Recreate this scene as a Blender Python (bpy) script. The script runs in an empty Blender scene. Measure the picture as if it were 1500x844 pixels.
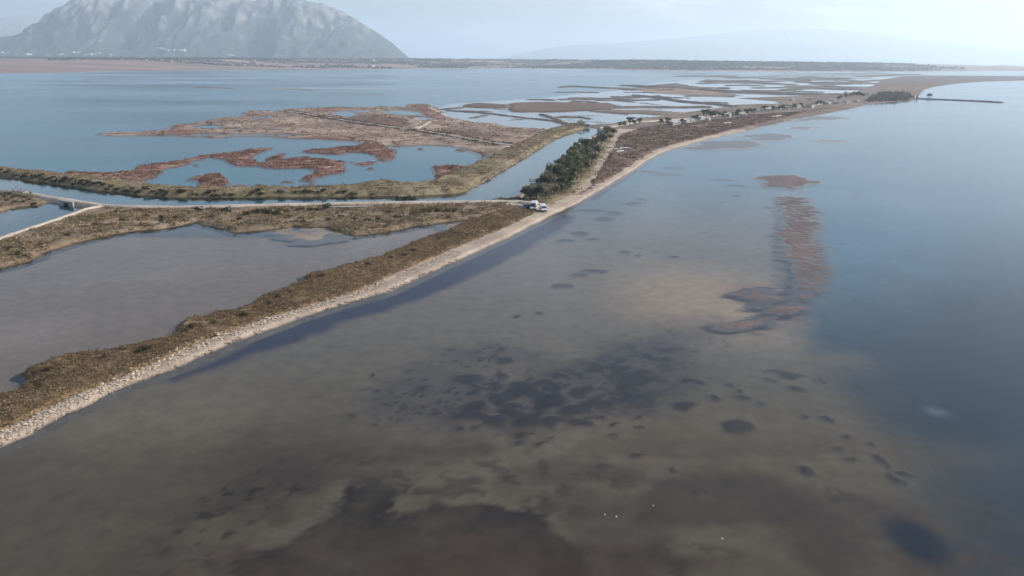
import bpy, bmesh, math, random
import numpy as np
from mathutils import Vector, Matrix
from mathutils.geometry import tessellate_polygon

random.seed(7)
rng = np.random.default_rng(7)
SC = bpy.context.scene
COL = SC.collection

# ------------------------------------------------------------------ camera
CAM_H = 50.0
F = 1155.0                      # focal length in photograph pixels (1500 wide)
PITCH = math.atan(335.0 / F)
ROLL = math.radians(0.36)
_f = Vector((0, math.cos(PITCH), -math.sin(PITCH)))
_u0 = Vector((0, math.sin(PITCH), math.cos(PITCH)))
_r0 = Vector((1, 0, 0))
_r = _r0 * math.cos(ROLL) + _u0 * math.sin(ROLL)
_u = -_r0 * math.sin(ROLL) + _u0 * math.cos(ROLL)
cam_d = bpy.data.cameras.new('camera')
cam = bpy.data.objects.new('camera', cam_d)
COL.objects.link(cam)
cam.matrix_world = Matrix(((_r.x, _u.x, -_f.x, 0), (_r.y, _u.y, -_f.y, 0), (_r.z, _u.z, -_f.z, CAM_H), (0, 0, 0, 1)))
cam_d.sensor_width = 36.0
cam_d.lens = F / 1500.0 * 36.0
cam_d.clip_start = 1.0
cam_d.clip_end = 150000.0
SC.camera = cam

# ------------------------------------------------------------------ world, sun, exposure
SUN_AZ, SUN_EL = math.radians(84), math.radians(30)
world = bpy.data.worlds.new('World')
SC.world = world
world.use_nodes = True
wn = world.node_tree
wn.nodes.clear()
w_out = wn.nodes.new('ShaderNodeOutputWorld')
w_bg = wn.nodes.new('ShaderNodeBackground')
w_sky = wn.nodes.new('ShaderNodeTexSky')
w_sky.sky_type = 'NISHITA'
w_sky.sun_disc = False
w_sky.sun_elevation = SUN_EL
w_sky.sun_rotation = SUN_AZ
w_sky.air_density = 0.9
w_sky.dust_density = 3.0
w_sky.ozone_density = 1.5
w_bg.inputs['Strength'].default_value = 0.13
# thin broken cloud over the whole sky, by direction
w_tc = wn.nodes.new('ShaderNodeTexCoord')
w_map = wn.nodes.new('ShaderNodeMapping')
w_map.inputs['Scale'].default_value = (5.0, 5.0, 26.0)
w_map.inputs['Location'].default_value = (0.3, 1.7, 0.35)
w_noi = wn.nodes.new('ShaderNodeTexNoise')
w_noi.inputs['Scale'].default_value = 1.0
w_noi.inputs['Detail'].default_value = 6.0
w_noi.inputs['Roughness'].default_value = 0.55
w_rmp = wn.nodes.new('ShaderNodeValToRGB')
w_rmp.color_ramp.elements[0].position = 0.52
w_rmp.color_ramp.elements[0].color = (0, 0, 0, 1)
w_rmp.color_ramp.elements[1].position = 0.72
w_rmp.color_ramp.elements[1].color = (0.55, 0.55, 0.55, 1)
w_mix = wn.nodes.new('ShaderNodeMixRGB')
w_mix.inputs['Color2'].default_value = (8.5, 8.7, 9.2, 1)
wn.links.new(w_tc.outputs['Generated'], w_map.inputs['Vector'])
wn.links.new(w_map.outputs['Vector'], w_noi.inputs['Vector'])
wn.links.new(w_noi.outputs['Fac'], w_rmp.inputs['Fac'])
wn.links.new(w_rmp.outputs['Color'], w_mix.inputs['Fac'])
wn.links.new(w_sky.outputs['Color'], w_mix.inputs['Color1'])
wn.links.new(w_mix.outputs['Color'], w_bg.inputs['Color'])
wn.links.new(w_bg.outputs['Background'], w_out.inputs['Surface'])

sun_d = bpy.data.lights.new('sun', 'SUN')
sun_d.energy = 4.2
sun_d.angle = math.radians(0.6)
sun_d.color = (1.0, 0.93, 0.83)
sun = bpy.data.objects.new('sun', sun_d)
COL.objects.link(sun)
_sd = Vector((math.sin(SUN_AZ) * math.cos(SUN_EL), math.cos(SUN_AZ) * math.cos(SUN_EL), math.sin(SUN_EL)))
sun.rotation_euler = _sd.to_track_quat('Z', 'Y').to_euler()

SC.view_settings.view_transform = 'Standard'
SC.view_settings.look = 'None'
SC.view_settings.exposure = 0.62
SC.view_settings.gamma = 1.0
SC.view_settings.use_curve_mapping = False
SC.render.engine = 'CYCLES'
SC.cycles.use_denoising = True
SC.cycles.max_bounces = 6
SC.cycles.diffuse_bounces = 2
SC.cycles.glossy_bounces = 2
SC.cycles.transparent_max_bounces = 12
SC.cycles.volume_bounces = 2
SC.cycles.caustics_reflective = False
SC.cycles.caustics_refractive = False

HAZE_DENSITY = 0.9e-4
HAZE_COLOR = (0.71, 0.86, 1.0, 1)

# ------------------------------------------------------------------ pixel -> place helpers
def ray(u, v):
    return _f + _r * ((u - 750.0) / F) + _u * ((422.0 - v) / F)

def W(u, v, z=0.0):
    d = ray(u, v)
    t = (z - CAM_H) / d.z
    return (d.x * t, d.y * t)

def px_scale(u, v):
    """metres per photograph pixel on the ground there: across, in depth"""
    x0, y0 = W(u, v)
    a = W(u + 1, v)
    b = W(u, v - 1)
    return math.hypot(a[0] - x0, a[1] - y0), math.hypot(b[0] - x0, b[1] - y0)

def WP(pts):
    return np.array([W(*p) for p in pts])

# ------------------------------------------------------------------ noise
def _hash(ix, iy, seed):
    h = (ix.astype(np.int64) * 374761393 + iy.astype(np.int64) * 668265263 + seed * 2147483647) & 0xFFFFFFFF
    h = ((h ^ (h >> 13)) * 1274126177) & 0xFFFFFFFF
    return ((h ^ (h >> 16)) & 0xFFFFFF) / float(0xFFFFFF)

def vnoise(x, y, seed=0):
    x = np.asarray(x, float); y = np.asarray(y, float)
    ix = np.floor(x); iy = np.floor(y)
    fx = x - ix; fy = y - iy
    fx = fx * fx * (3 - 2 * fx); fy = fy * fy * (3 - 2 * fy)
    a = _hash(ix, iy, seed); b = _hash(ix + 1, iy, seed)
    c = _hash(ix, iy + 1, seed); d = _hash(ix + 1, iy + 1, seed)
    return (a * (1 - fx) + b * fx) * (1 - fy) + (c * (1 - fx) + d * fx) * fy

def fbm(x, y, octv=4, seed=0, gain=0.5):
    s = 0.0; a = 1.0; t = 0.0
    for i in range(octv):
        s = s + a * vnoise(x, y, seed + i * 17)
        t += a; a *= gain; x = x * 2.03 + 11.3; y = y * 2.03 + 5.7
    return s / t

def smooth(t):
    t = np.clip(t, 0, 1)
    return t * t * (3 - 2 * t)

# ------------------------------------------------------------------ signed distances
def sd_poly(P, poly, far=60.0):
    """signed distance (negative inside); exact within `far` of the polygon's box"""
    poly = np.asarray(poly, float)
    out = np.full(len(P), far)
    lo = poly.min(0) - far; hi = poly.max(0) + far
    m = (P[:, 0] > lo[0]) & (P[:, 0] < hi[0]) & (P[:, 1] > lo[1]) & (P[:, 1] < hi[1])
    Q = P[m]
    if len(Q) == 0:
        return out
    d2 = np.full(len(Q), 1e18)
    ins = np.zeros(len(Q), bool)
    n = len(poly)
    for i in range(n):
        a = poly[i]; b = poly[(i + 1) % n]
        e = b - a
        L = e @ e
        if L < 1e-12:
            continue
        t = np.clip(((Q[:, 0] - a[0]) * e[0] + (Q[:, 1] - a[1]) * e[1]) / L, 0, 1)
        dx = Q[:, 0] - a[0] - t * e[0]; dy = Q[:, 1] - a[1] - t * e[1]
        np.minimum(d2, dx * dx + dy * dy, out=d2)
        c = (a[1] > Q[:, 1]) != (b[1] > Q[:, 1])
        if abs(e[1]) > 1e-12:
            xx = a[0] + (Q[:, 1] - a[1]) / e[1] * e[0]
            ins ^= c & (Q[:, 0] < xx)
    d = np.sqrt(d2)
    d[ins] *= -1
    out[m] = d
    return out

def sd_line(P, pts, halfw, far=60.0):
    pts = np.asarray(pts, float)
    hw = np.broadcast_to(np.asarray(halfw, float), (len(pts),))
    out = np.full(len(P), far)
    lo = pts.min(0) - far; hi = pts.max(0) + far
    m = (P[:, 0] > lo[0]) & (P[:, 0] < hi[0]) & (P[:, 1] > lo[1]) & (P[:, 1] < hi[1])
    Q = P[m]
    if len(Q) == 0:
        return out
    dd = np.full(len(Q), 1e9)
    for i in range(len(pts) - 1):
        a = pts[i]; e = pts[i + 1] - a
        t = np.clip(((Q - a) @ e) / (e @ e), 0, 1)
        d = np.hypot(Q[:, 0] - a[0] - t * e[0], Q[:, 1] - a[1] - t * e[1]) - (hw[i] * (1 - t) + hw[i + 1] * t)
        np.minimum(dd, d, out=dd)
    out[m] = dd
    return out

# ------------------------------------------------------------------ materials
MATS = {}
def newmat(name):
    m = bpy.data.materials.new(name)
    m.use_nodes = True
    nt = m.node_tree
    nt.nodes.clear()
    out = nt.nodes.new('ShaderNodeOutputMaterial')
    MATS[name] = m
    return m, nt, out

def node(nt, typ, **kw):
    n = nt.nodes.new(typ)
    for k, v in kw.items():
        if k in n.inputs:
            n.inputs[k].default_value = v
        else:
            setattr(n, k, v)
    return n

def ramp(nt, stops):
    r = nt.nodes.new('ShaderNodeValToRGB')
    els = r.color_ramp.elements
    while len(els) < len(stops):
        els.new(0.5)
    for e, (p, c) in zip(els, stops):
        e.position = p
        e.color = (c[0], c[1], c[2], 1)
    return r

def ground_mat(name, stops, s_big=0.05, s_small=0.8, bump=0.4, bump_scale=2.0, wet=0.25, rough=0.9, squash=1.0):
    """earth, sand, marsh: two scales of noise through a ramp; soil at the waterline is wet"""
    m, nt, out = newmat(name)
    g = node(nt, 'ShaderNodeNewGeometry')
    mp = node(nt, 'ShaderNodeMapping')
    mp.inputs['Scale'].default_value = (1, squash, 1)
    nt.links.new(g.outputs['Position'], mp.inputs['Vector'])
    n1 = node(nt, 'ShaderNodeTexNoise', Scale=s_big, Detail=5.0, Roughness=0.6)
    n2 = node(nt, 'ShaderNodeTexNoise', Scale=s_small, Detail=5.0, Roughness=0.65)
    nt.links.new(mp.outputs['Vector'], n1.inputs['Vector'])
    nt.links.new(mp.outputs['Vector'], n2.inputs['Vector'])
    mx = node(nt, 'ShaderNodeMath', operation='MULTIPLY_ADD')
    mx.inputs[1].default_value = 0.45
    nt.links.new(n2.outputs['Fac'], mx.inputs[0])
    m2 = node(nt, 'ShaderNodeMath', operation='MULTIPLY')
    m2.inputs[1].default_value = 0.55
    nt.links.new(n1.outputs['Fac'], m2.inputs[0])
    nt.links.new(m2.outputs[0], mx.inputs[2])
    st = node(nt, 'ShaderNodeMapRange')
    st.inputs['From Min'].default_value = 0.34
    st.inputs['From Max'].default_value = 0.66
    nt.links.new(mx.outputs[0], st.inputs['Value'])
    r = ramp(nt, stops)
    nt.links.new(st.outputs[0], r.inputs['Fac'])
    sep = node(nt, 'ShaderNodeSeparateXYZ')
    nt.links.new(g.outputs['Position'], sep.inputs[0])
    wz = node(nt, 'ShaderNodeMapRange')
    wz.inputs['From Min'].default_value = 0.0
    wz.inputs['From Max'].default_value = max(wet, 1e-3)
    wz.inputs['To Min'].default_value = 0.45 if wet > 0 else 1.0
    wz.inputs['To Max'].default_value = 1.0
    nt.links.new(sep.outputs['Z'], wz.inputs['Value'])
    mul = node(nt, 'ShaderNodeMixRGB', blend_type='MULTIPLY')
    mul.inputs['Fac'].default_value = 1.0
    nt.links.new(r.outputs['Color'], mul.inputs['Color1'])
    nt.links.new(wz.outputs[0], mul.inputs['Color2'])
    b = node(nt, 'ShaderNodeBsdfPrincipled', Roughness=rough)
    b.inputs['Specular IOR Level'].default_value = 0.2
    nt.links.new(mul.outputs['Color'], b.inputs['Base Color'])
    n3 = node(nt, 'ShaderNodeTexNoise', Scale=bump_scale, Detail=4.0)
    nt.links.new(g.outputs['Position'], n3.inputs['Vector'])
    bp = node(nt, 'ShaderNodeBump', Strength=bump, Distance=0.25)
    nt.links.new(n3.outputs['Fac'], bp.inputs['Height'])
    nt.links.new(bp.outputs['Normal'], b.inputs['Normal'])
    nt.links.new(b.outputs['BSDF'], out.inputs['Surface'])
    return m

def plain_mat(name, color, rough=0.7, noise=0.12, scale=3.0, metallic=0.0, spec=0.3):
    m, nt, out = newmat(name)
    g = node(nt, 'ShaderNodeNewGeometry')
    n = node(nt, 'ShaderNodeTexNoise', Scale=scale, Detail=4.0)
    nt.links.new(g.outputs['Position'], n.inputs['Vector'])
    c0 = [max(0, c * (1 - noise * 2)) for c in color]
    c1 = [min(1, c * (1 + noise * 2)) for c in color]
    r = ramp(nt, [(0.3, c0), (0.7, c1)])
    nt.links.new(n.outputs['Fac'], r.inputs['Fac'])
    b = node(nt, 'ShaderNodeBsdfPrincipled', Roughness=rough, Metallic=metallic)
    b.inputs['Specular IOR Level'].default_value = spec
    nt.links.new(r.outputs['Color'], b.inputs['Base Color'])
    nt.links.new(b.outputs['BSDF'], out.inputs['Surface'])
    return m

def attr_mat(name, rough=0.85, translucent=0.0, spec=0.15, grain=0.0, grain_scale=1.0):
    """colour from the mesh's own 'tint' attribute (leaf, stone or bottom colours), with a fine grain"""
    m, nt, out = newmat(name)
    a = node(nt, 'ShaderNodeAttribute', attribute_name='tint')
    col = a.outputs['Color']
    if grain > 0:
        g = node(nt, 'ShaderNodeNewGeometry')
        n = node(nt, 'ShaderNodeTexNoise', Scale=grain_scale, Detail=6.0, Roughness=0.65)
        nt.links.new(g.outputs['Position'], n.inputs['Vector'])
        r = ramp(nt, [(0.28, [1 - grain] * 3), (0.72, [1 + grain] * 3)])
        nt.links.new(n.outputs['Fac'], r.inputs['Fac'])
        mu = node(nt, 'ShaderNodeMixRGB', blend_type='MULTIPLY')
        mu.inputs['Fac'].default_value = 1.0
        nt.links.new(col, mu.inputs['Color1'])
        nt.links.new(r.outputs['Color'], mu.inputs['Color2'])
        col = mu.outputs['Color']
    b = node(nt, 'ShaderNodeBsdfPrincipled', Roughness=rough)
    b.inputs['Specular IOR Level'].default_value = spec
    nt.links.new(col, b.inputs['Base Color'])
    if translucent > 0:
        t = node(nt, 'ShaderNodeBsdfTranslucent')
        nt.links.new(col, t.inputs['Color'])
        mx = node(nt, 'ShaderNodeMixShader', Fac=translucent)
        nt.links.new(b.outputs['BSDF'], mx.inputs[1])
        nt.links.new(t.outputs['BSDF'], mx.inputs[2])
        nt.links.new(mx.outputs[0], out.inputs['Surface'])
    else:
        nt.links.new(b.outputs['BSDF'], out.inputs['Surface'])
    return m

def water_mat(name, tint, rough=(0.05, 0.16), ripple=0.35, ripple_scale=(0.55, 0.9), patch=0.004, fres=0.9):
    """clear shallow water: Fresnel sky reflection over a see-through body; wind patches change the ripple"""
    m, nt, out = newmat(name)
    g = node(nt, 'ShaderNodeNewGeometry')
    mp = node(nt, 'ShaderNodeMapping')
    mp.inputs['Scale'].default_value = (ripple_scale[0], ripple_scale[1], 1)
    mp.inputs['Rotation'].default_value = (0, 0, 0.5)
    nt.links.new(g.outputs['Position'], mp.inputs['Vector'])
    n1 = node(nt, 'ShaderNodeTexNoise', Scale=1.0, Detail=3.0, Roughness=0.5)
    nt.links.new(mp.outputs['Vector'], n1.inputs['Vector'])
    mp2 = node(nt, 'ShaderNodeMapping')
    mp2.inputs['Scale'].default_value = (patch, patch * 2.2, 1)
    nt.links.new(g.outputs['Position'], mp2.inputs['Vector'])
    n2 = node(nt, 'ShaderNodeTexNoise', Scale=1.0, Detail=4.0, Roughness=0.55)
    nt.links.new(mp2.outputs['Vector'], n2.inputs['Vector'])
    pr = node(nt, 'ShaderNodeMapRange')
    pr.inputs['From Min'].default_value = 0.35
    pr.inputs['From Max'].default_value = 0.65
    nt.links.new(n2.outputs['Fac'], pr.inputs['Value'])
    ro = node(nt, 'ShaderNodeMapRange')
    ro.inputs['To Min'].default_value = rough[0]
    ro.inputs['To Max'].default_value = rough[1]
    nt.links.new(pr.outputs[0], ro.inputs['Value'])
    bs = node(nt, 'ShaderNodeMapRange')
    bs.inputs['To Min'].default_value = ripple * 0.3
    bs.inputs['To Max'].default_value = ripple
    nt.links.new(pr.outputs[0], bs.inputs['Value'])
    bp = node(nt, 'ShaderNodeBump', Distance=0.06)
    nt.links.new(bs.outputs[0], bp.inputs['Strength'])
    nt.links.new(n1.outputs['Fac'], bp.inputs['Height'])
    fr = node(nt, 'ShaderNodeFresnel', IOR=1.333)
    nt.links.new(bp.outputs['Normal'], fr.inputs['Normal'])
    fm = node(nt, 'ShaderNodeMath', operation='MULTIPLY')
    fm.inputs[1].default_value = fres
    nt.links.new(fr.outputs[0], fm.inputs[0])
    tr = node(nt, 'ShaderNodeBsdfTransparent', Color=(tint[0], tint[1], tint[2], 1))
    gl = node(nt, 'ShaderNodeBsdfGlossy', Color=(1, 1, 1, 1))
    nt.links.new(ro.outputs[0], gl.inputs['Roughness'])
    nt.links.new(bp.outputs['Normal'], gl.inputs['Normal'])
    mx = node(nt, 'ShaderNodeMixShader')
    nt.links.new(fm.outputs[0], mx.inputs['Fac'])
    nt.links.new(tr.outputs['BSDF'], mx.inputs[1])
    nt.links.new(gl.outputs['BSDF'], mx.inputs[2])
    nt.links.new(mx.outputs[0], out.inputs['Surface'])
    return m

# ------------------------------------------------------------------ object helpers
def link(name, me, mat=None, parent=None):
    o = bpy.data.objects.new(name, me)
    COL.objects.link(o)
    if mat is not None and me is not None and not me.materials:
        me.materials.append(mat)
    if parent is not None:
        o.parent = parent
    return o

def tag(o, label=None, cat=None, group=None, kind=None):
    if label: o['label'] = label
    if cat: o['category'] = cat
    if group: o['group'] = group
    if kind: o['kind'] = kind
    return o

def empty(name, loc, rz=0.0, scale=1.0):
    o = bpy.data.objects.new(name, None)
    COL.objects.link(o)
    o.location = loc
    o.rotation_euler = (0, 0, rz)
    o.scale = (scale, scale, scale)
    o.empty_display_size = 0.5
    return o

def copy_tree(o, parent=None):
    c = o.copy()
    COL.objects.link(c)
    if parent is not None:
        c.parent = parent
    for ch in list(o.children):
        copy_tree(ch, c)
    return c

def mesh_np(name, V, Fc, smooth_shade=True, tint=None):
    """V (n,3); Fc (m,3) or (m,4) int array"""
    V = np.ascontiguousarray(V, dtype=np.float32)
    Fc = np.ascontiguousarray(Fc, dtype=np.int32)
    k = Fc.shape[1]
    me = bpy.data.meshes.new(name)
    me.vertices.add(len(V))
    me.vertices.foreach_set('co', V.ravel())
    me.loops.add(Fc.size)
    me.loops.foreach_set('vertex_index', Fc.ravel())
    me.polygons.add(len(Fc))
    me.polygons.foreach_set('loop_start', np.arange(0, Fc.size, k, dtype=np.int32))
    me.polygons.foreach_set('loop_total', np.full(len(Fc), k, dtype=np.int32))
    me.polygons.foreach_set('use_smooth', np.full(len(Fc), smooth_shade))
    if tint is not None:
        t = np.ones((len(V), 4), dtype=np.float32)
        t[:, :3] = tint
        a = me.attributes.new('tint', 'FLOAT_COLOR', 'POINT')
        a.data.foreach_set('color', t.ravel())
    me.update(calc_edges=True)
    me.validate()
    return me

def grid_mesh(name, xs, ys, zf, keep=None, tintf=None):
    X, Y = np.meshgrid(xs, ys)
    P = np.stack([X.ravel(), Y.ravel()], 1)
    Z = zf(P)
    nx, ny = len(xs), len(ys)
    i = np.arange(nx * ny).reshape(ny, nx)
    Q = np.stack([i[:-1, :-1], i[:-1, 1:], i[1:, 1:], i[1:, :-1]], -1).reshape(-1, 4)
    if keep is not None:
        k = keep(P, Z)
        Q = Q[k[Q].any(1)]
    used = np.zeros(nx * ny, bool); used[Q.ravel()] = True
    remap = np.cumsum(used) - 1
    V = np.column_stack([P, Z])[used]
    Q = remap[Q]
    tint = tintf(P[used], Z[used]) if tintf is not None else None
    return mesh_np(name, V, Q, True, tint)

LANDS = []          # (name, height function): read back when things are stood on the land
def land(name, sdf, bbox_pts, h, edge, mat, na=1.0, ns=6.0, rn=0.25, rs=3.0, cell=None, base=-1.3, aniso=1.0, seed=0, rise=None, nx=1.0, keep_land=True, creek=0.0, skirt=None):
    """low terrain: height grows inward from the traced shore; the shore itself is frayed by noise"""
    bb = np.asarray(bbox_pts, float)
    mar = edge * 1.6 + na
    lo = bb.min(0) - mar; hi = bb.max(0) + mar
    near = max(60.0, math.hypot(max(0, min(abs(lo[0]), abs(hi[0])) if lo[0] * hi[0] > 0 else 0), lo[1]))
    if cell is None:
        cell = max(0.45, near * 0.0024)
    def zf(P):
        d = sdf(P) + na * 2 * (fbm(P[:, 0] / (ns * nx), P[:, 1] / ns, 4, seed) - 0.5)
        t = np.clip(-d / edge, -1.6, 1)
        z = np.where(t > 0, h * smooth(t * 0.5 + 0.0) * 2.0, -base * t)
        z = z + rn * 2 * (fbm(P[:, 0] / rs, P[:, 1] / rs, 4, seed + 5) - 0.5) * np.clip(t * 1.5, 0, 1)
        if creek > 0:
            cr = np.abs(fbm(P[:, 0] / creek, P[:, 1] / (creek * 0.8), 3, seed + 33) - 0.5)
            z = z - 0.9 * h * smooth((0.022 - cr) / 0.016) * np.clip(t * 1.2, 0, 1)
        if rise is not None:
            z = z + rise(P) * np.clip(t * 1.5, 0, 1)
        return z
    xs = np.arange(lo[0], hi[0] + cell, cell)
    ys = np.arange(lo[1], hi[1] + cell * aniso, cell * aniso)
    me = grid_mesh(name, xs, ys, zf, keep=lambda P, Z: Z > (base * 1.25 if skirt is None else skirt))
    o = link(name, me, mat)
    tag(o, kind='structure')
    if keep_land:
        LANDS.append((name, zf, lo, hi))
    return o, zf

def ground_z(x, y):
    return float(ground_zs(np.array([[x, y]], float))[0])

def ground_zs(P):
    z = np.zeros(len(P))
    for _, f, lo, hi in LANDS:
        m = (P[:, 0] > lo[0]) & (P[:, 0] < hi[0]) & (P[:, 1] > lo[1]) & (P[:, 1] < hi[1])
        if m.any():
            z[m] = np.maximum(z[m], f(P[m]))
    return z

def poly_pts(sdf, lo, hi, n):
    """n random points inside"""
    out = []
    got = 0
    for _ in range(40):
        P = rng.uniform(lo, hi, (max(n, 1000), 2))
        P = P[sdf(P) < 0]
        out.append(P); got += len(P)
        if got >= n:
            break
    return np.concatenate(out)[:n]

# leafy clumps: many small free triangles through a dome or ball
def leaf_tris(centres, radii, heights, per, leaf, cols, jitter=0.25, seed=1, lift=0.0):
    r = np.random.default_rng(seed)
    n = len(centres)
    N = n * per
    c = np.repeat(centres, per, 0)
    R = np.repeat(radii, per); Hh = np.repeat(heights, per)
    th = r.uniform(0, 2 * math.pi, N)
    zz = r.uniform(0, 1, N)
    q = r.uniform(0.35, 1.0, N) ** 0.5
    rad = R * q * np.sqrt(np.clip(1 - zz * zz * 0.9, 0, 1))
    p = np.stack([c[:, 0] + rad * np.cos(th), c[:, 1] + rad * np.sin(th), c[:, 2] + Hh * zz * q + lift], 1)
    lf = np.repeat(leaf, per) if np.ndim(leaf) else np.full(N, leaf)
    lf = lf * r.uniform(0.6, 1.4, N)
    a = r.normal(size=(N, 3)); a /= np.linalg.norm(a, axis=1)[:, None]
    b = r.normal(size=(N, 3)); b -= (b * a).sum(1)[:, None] * a; b /= np.linalg.norm(b, axis=1)[:, None]
    V = np.empty((N, 3, 3))
    V[:, 0] = p + a * lf[:, None]
    V[:, 1] = p - a * lf[:, None] * 0.6 + b * lf[:, None] * 0.7
    V[:, 2] = p - a * lf[:, None] * 0.6 - b * lf[:, None] * 0.7
    col = np.repeat(cols, per, 0) * (1 + jitter * r.uniform(-1, 1, N))[:, None]
    T = np.repeat(col, 3, 0)
    Fc = np.arange(N * 3).reshape(-1, 3)
    return V.reshape(-1, 3), Fc, np.clip(T, 0, 1)

def pick_cols(palette, n, seed=3):
    r = np.random.default_rng(seed)
    pal = np.array(palette)
    k = r.integers(0, len(pal), n)
    return pal[k] * r.uniform(0.75, 1.25, n)[:, None]

def tufts(name, sdf, lo, hi, n, rad, hgt, palette, per=12, leaf=0.16, seed=1, mask=None, label=None, cat=None, gap=0.34):
    P = poly_pts(sdf, lo, hi, n)
    if mask is not None:
        P = P[mask(P)]
    z = ground_zs(P)
    k = z > 0.12
    P = P[k]; z = z[k]
    r = np.random.default_rng(seed)
    drop = r.uniform(0, 1, len(P)) > smooth((fbm(P[:, 0] / 5.0, P[:, 1] / 5.0, 3, seed) - gap) * 5.5)
    P = P[~drop]; z = z[~drop]
    s = np.clip(r.lognormal(-0.15, 0.5, len(P)), 0.35, 2.6)
    tone = 0.55 + 0.9 * fbm(P[:, 0] / 9.0, P[:, 1] / 9.0, 3, seed + 2)
    V, Fc, T = leaf_tris(np.column_stack([P, z - 0.05]), rad * s, hgt * s * r.uniform(0.6, 1.4, len(P)), per, leaf * np.sqrt(s), pick_cols(palette, len(P), seed) * tone[:, None], seed=seed)
    o = link(name, mesh_np(name, V, Fc, False, T), MATS['leaf'])
    tag(o, label, cat, kind='stuff')
    return o

# ------------------------------------------------------------------ material set
ground_mat('scrub_earth', [(0.0, (0.055, 0.045, 0.030)), (0.35, (0.115, 0.085, 0.055)), (0.65, (0.17, 0.125, 0.085)), (1.0, (0.23, 0.19, 0.14))], 0.06, 0.9, 0.7, 1.6)
ground_mat('spit_scrub', [(0.0, (0.045, 0.034, 0.018)), (0.4, (0.115, 0.078, 0.042)), (0.7, (0.165, 0.11, 0.062)), (1.0, (0.19, 0.14, 0.085))], 0.05, 0.7, 0.8, 1.5)
ground_mat('red_marsh', [(0.0, (0.075, 0.045, 0.040)), (0.4, (0.14, 0.073, 0.060)), (0.68, (0.18, 0.105, 0.080)), (0.85, (0.30, 0.23, 0.17)), (1.0, (0.36, 0.30, 0.24))], 0.06, 0.35, 0.5, 0.8, wet=0.2)
ground_mat('brown_marsh', [(0.0, (0.068, 0.047, 0.038)), (0.5, (0.105, 0.070, 0.054)), (1.0, (0.15, 0.105, 0.080))], 0.02, 0.3, 0.5, 0.8)
ground_mat('marsh_flat', [(0.0, (0.075, 0.052, 0.045)), (0.3, (0.14, 0.098, 0.080)), (0.6, (0.205, 0.155, 0.12)), (0.82, (0.26, 0.205, 0.16)), (1.0, (0.44, 0.40, 0.35))], 0.02, 0.16, 0.4, 0.5)
ground_mat('far_flat', [(0.0, (0.055, 0.045, 0.042)), (0.5, (0.10, 0.078, 0.068)), (0.85, (0.15, 0.12, 0.10)), (1.0, (0.30, 0.27, 0.24))], 0.008, 0.05, 0.3, 0.3, wet=0.0)
ground_mat('sand', [(0.0, (0.17, 0.135, 0.11)), (0.5, (0.285, 0.23, 0.185)), (1.0, (0.40, 0.34, 0.275))], 0.08, 1.2, 0.4, 2.5, wet=0.18)
ground_mat('mid_sand', [(0.0, (0.065, 0.048, 0.040)), (0.45, (0.115, 0.085, 0.070)), (0.8, (0.17, 0.13, 0.105)), (1.0, (0.32, 0.265, 0.215))], 0.03, 0.3, 0.4, 1.0, wet=0.2)
ground_mat('track', [(0.0, (0.21, 0.18, 0.15)), (0.5, (0.31, 0.27, 0.23)), (1.0, (0.42, 0.375, 0.32))], 0.1, 1.0, 0.3, 2.0, wet=0.0)
ground_mat('olive_bank', [(0.0, (0.05, 0.042, 0.026)), (0.4, (0.11, 0.09, 0.055)), (0.7, (0.175, 0.14, 0.085)), (1.0, (0.25, 0.20, 0.135))], 0.04, 0.5, 0.7, 1.2)
ground_mat('dark_dyke', [(0.0, (0.05, 0.045, 0.042)), (0.6, (0.095, 0.08, 0.07)), (1.0, (0.15, 0.12, 0.10))], 0.03, 0.2, 0.5, 0.6, wet=0.0)
ground_mat('mud', [(0.0, (0.07, 0.055, 0.048)), (0.45, (0.12, 0.092, 0.075)), (1.0, (0.20, 0.155, 0.125))], 0.08, 0.6, 0.5, 1.5, wet=0.0, rough=0.6)
ground_mat('wet_mud', [(0.0, (0.05, 0.045, 0.045)), (0.5, (0.085, 0.075, 0.072)), (1.0, (0.13, 0.11, 0.10))], 0.08, 0.6, 0.5, 1.5, wet=0.0, rough=0.35)
ground_mat('plain_land', [(0.0, (0.07, 0.065, 0.05)), (0.35, (0.135, 0.10, 0.078)), (0.6, (0.21, 0.14, 0.11)), (1.0, (0.30, 0.22, 0.175))], 0.0012, 0.008, 0.1, 0.01, wet=0.0, squash=4.0)
ground_mat('reef_mud', [(0.0, (0.048, 0.036, 0.032)), (0.45, (0.085, 0.057, 0.046)), (1.0, (0.14, 0.098, 0.078))], 0.10, 0.7, 0.5, 1.5, wet=0.0, rough=0.5)
attr_mat('leaf', 0.8, 0.40, 0.1)
attr_mat('stone', 0.9, 0.0, 0.2, 0.2, 2.5)
attr_mat('bottom', 0.95, 0.0, 0.05, 0.20, 0.35)
plain_mat('bark', (0.09, 0.07, 0.055), 0.9, 0.2, 6.0)

water_mat('sea_water', (0.86, 0.90, 0.92), ripple=0.34, patch=0.006, rough=(0.05, 0.18), fres=0.66)
water_mat('lagoon_water', (0.82, 0.90, 0.94), ripple=0.5, patch=0.0022, rough=(0.10, 0.28), ripple_scale=(0.5, 0.8), fres=0.6)
water_mat('canal_water', (0.82, 0.90, 0.93), ripple=0.25, patch=0.01, rough=(0.05, 0.12))
water_mat('pond_water', (0.86, 0.86, 0.86), ripple=0.10, patch=0.012, rough=(0.04, 0.12), fres=0.7)

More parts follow.
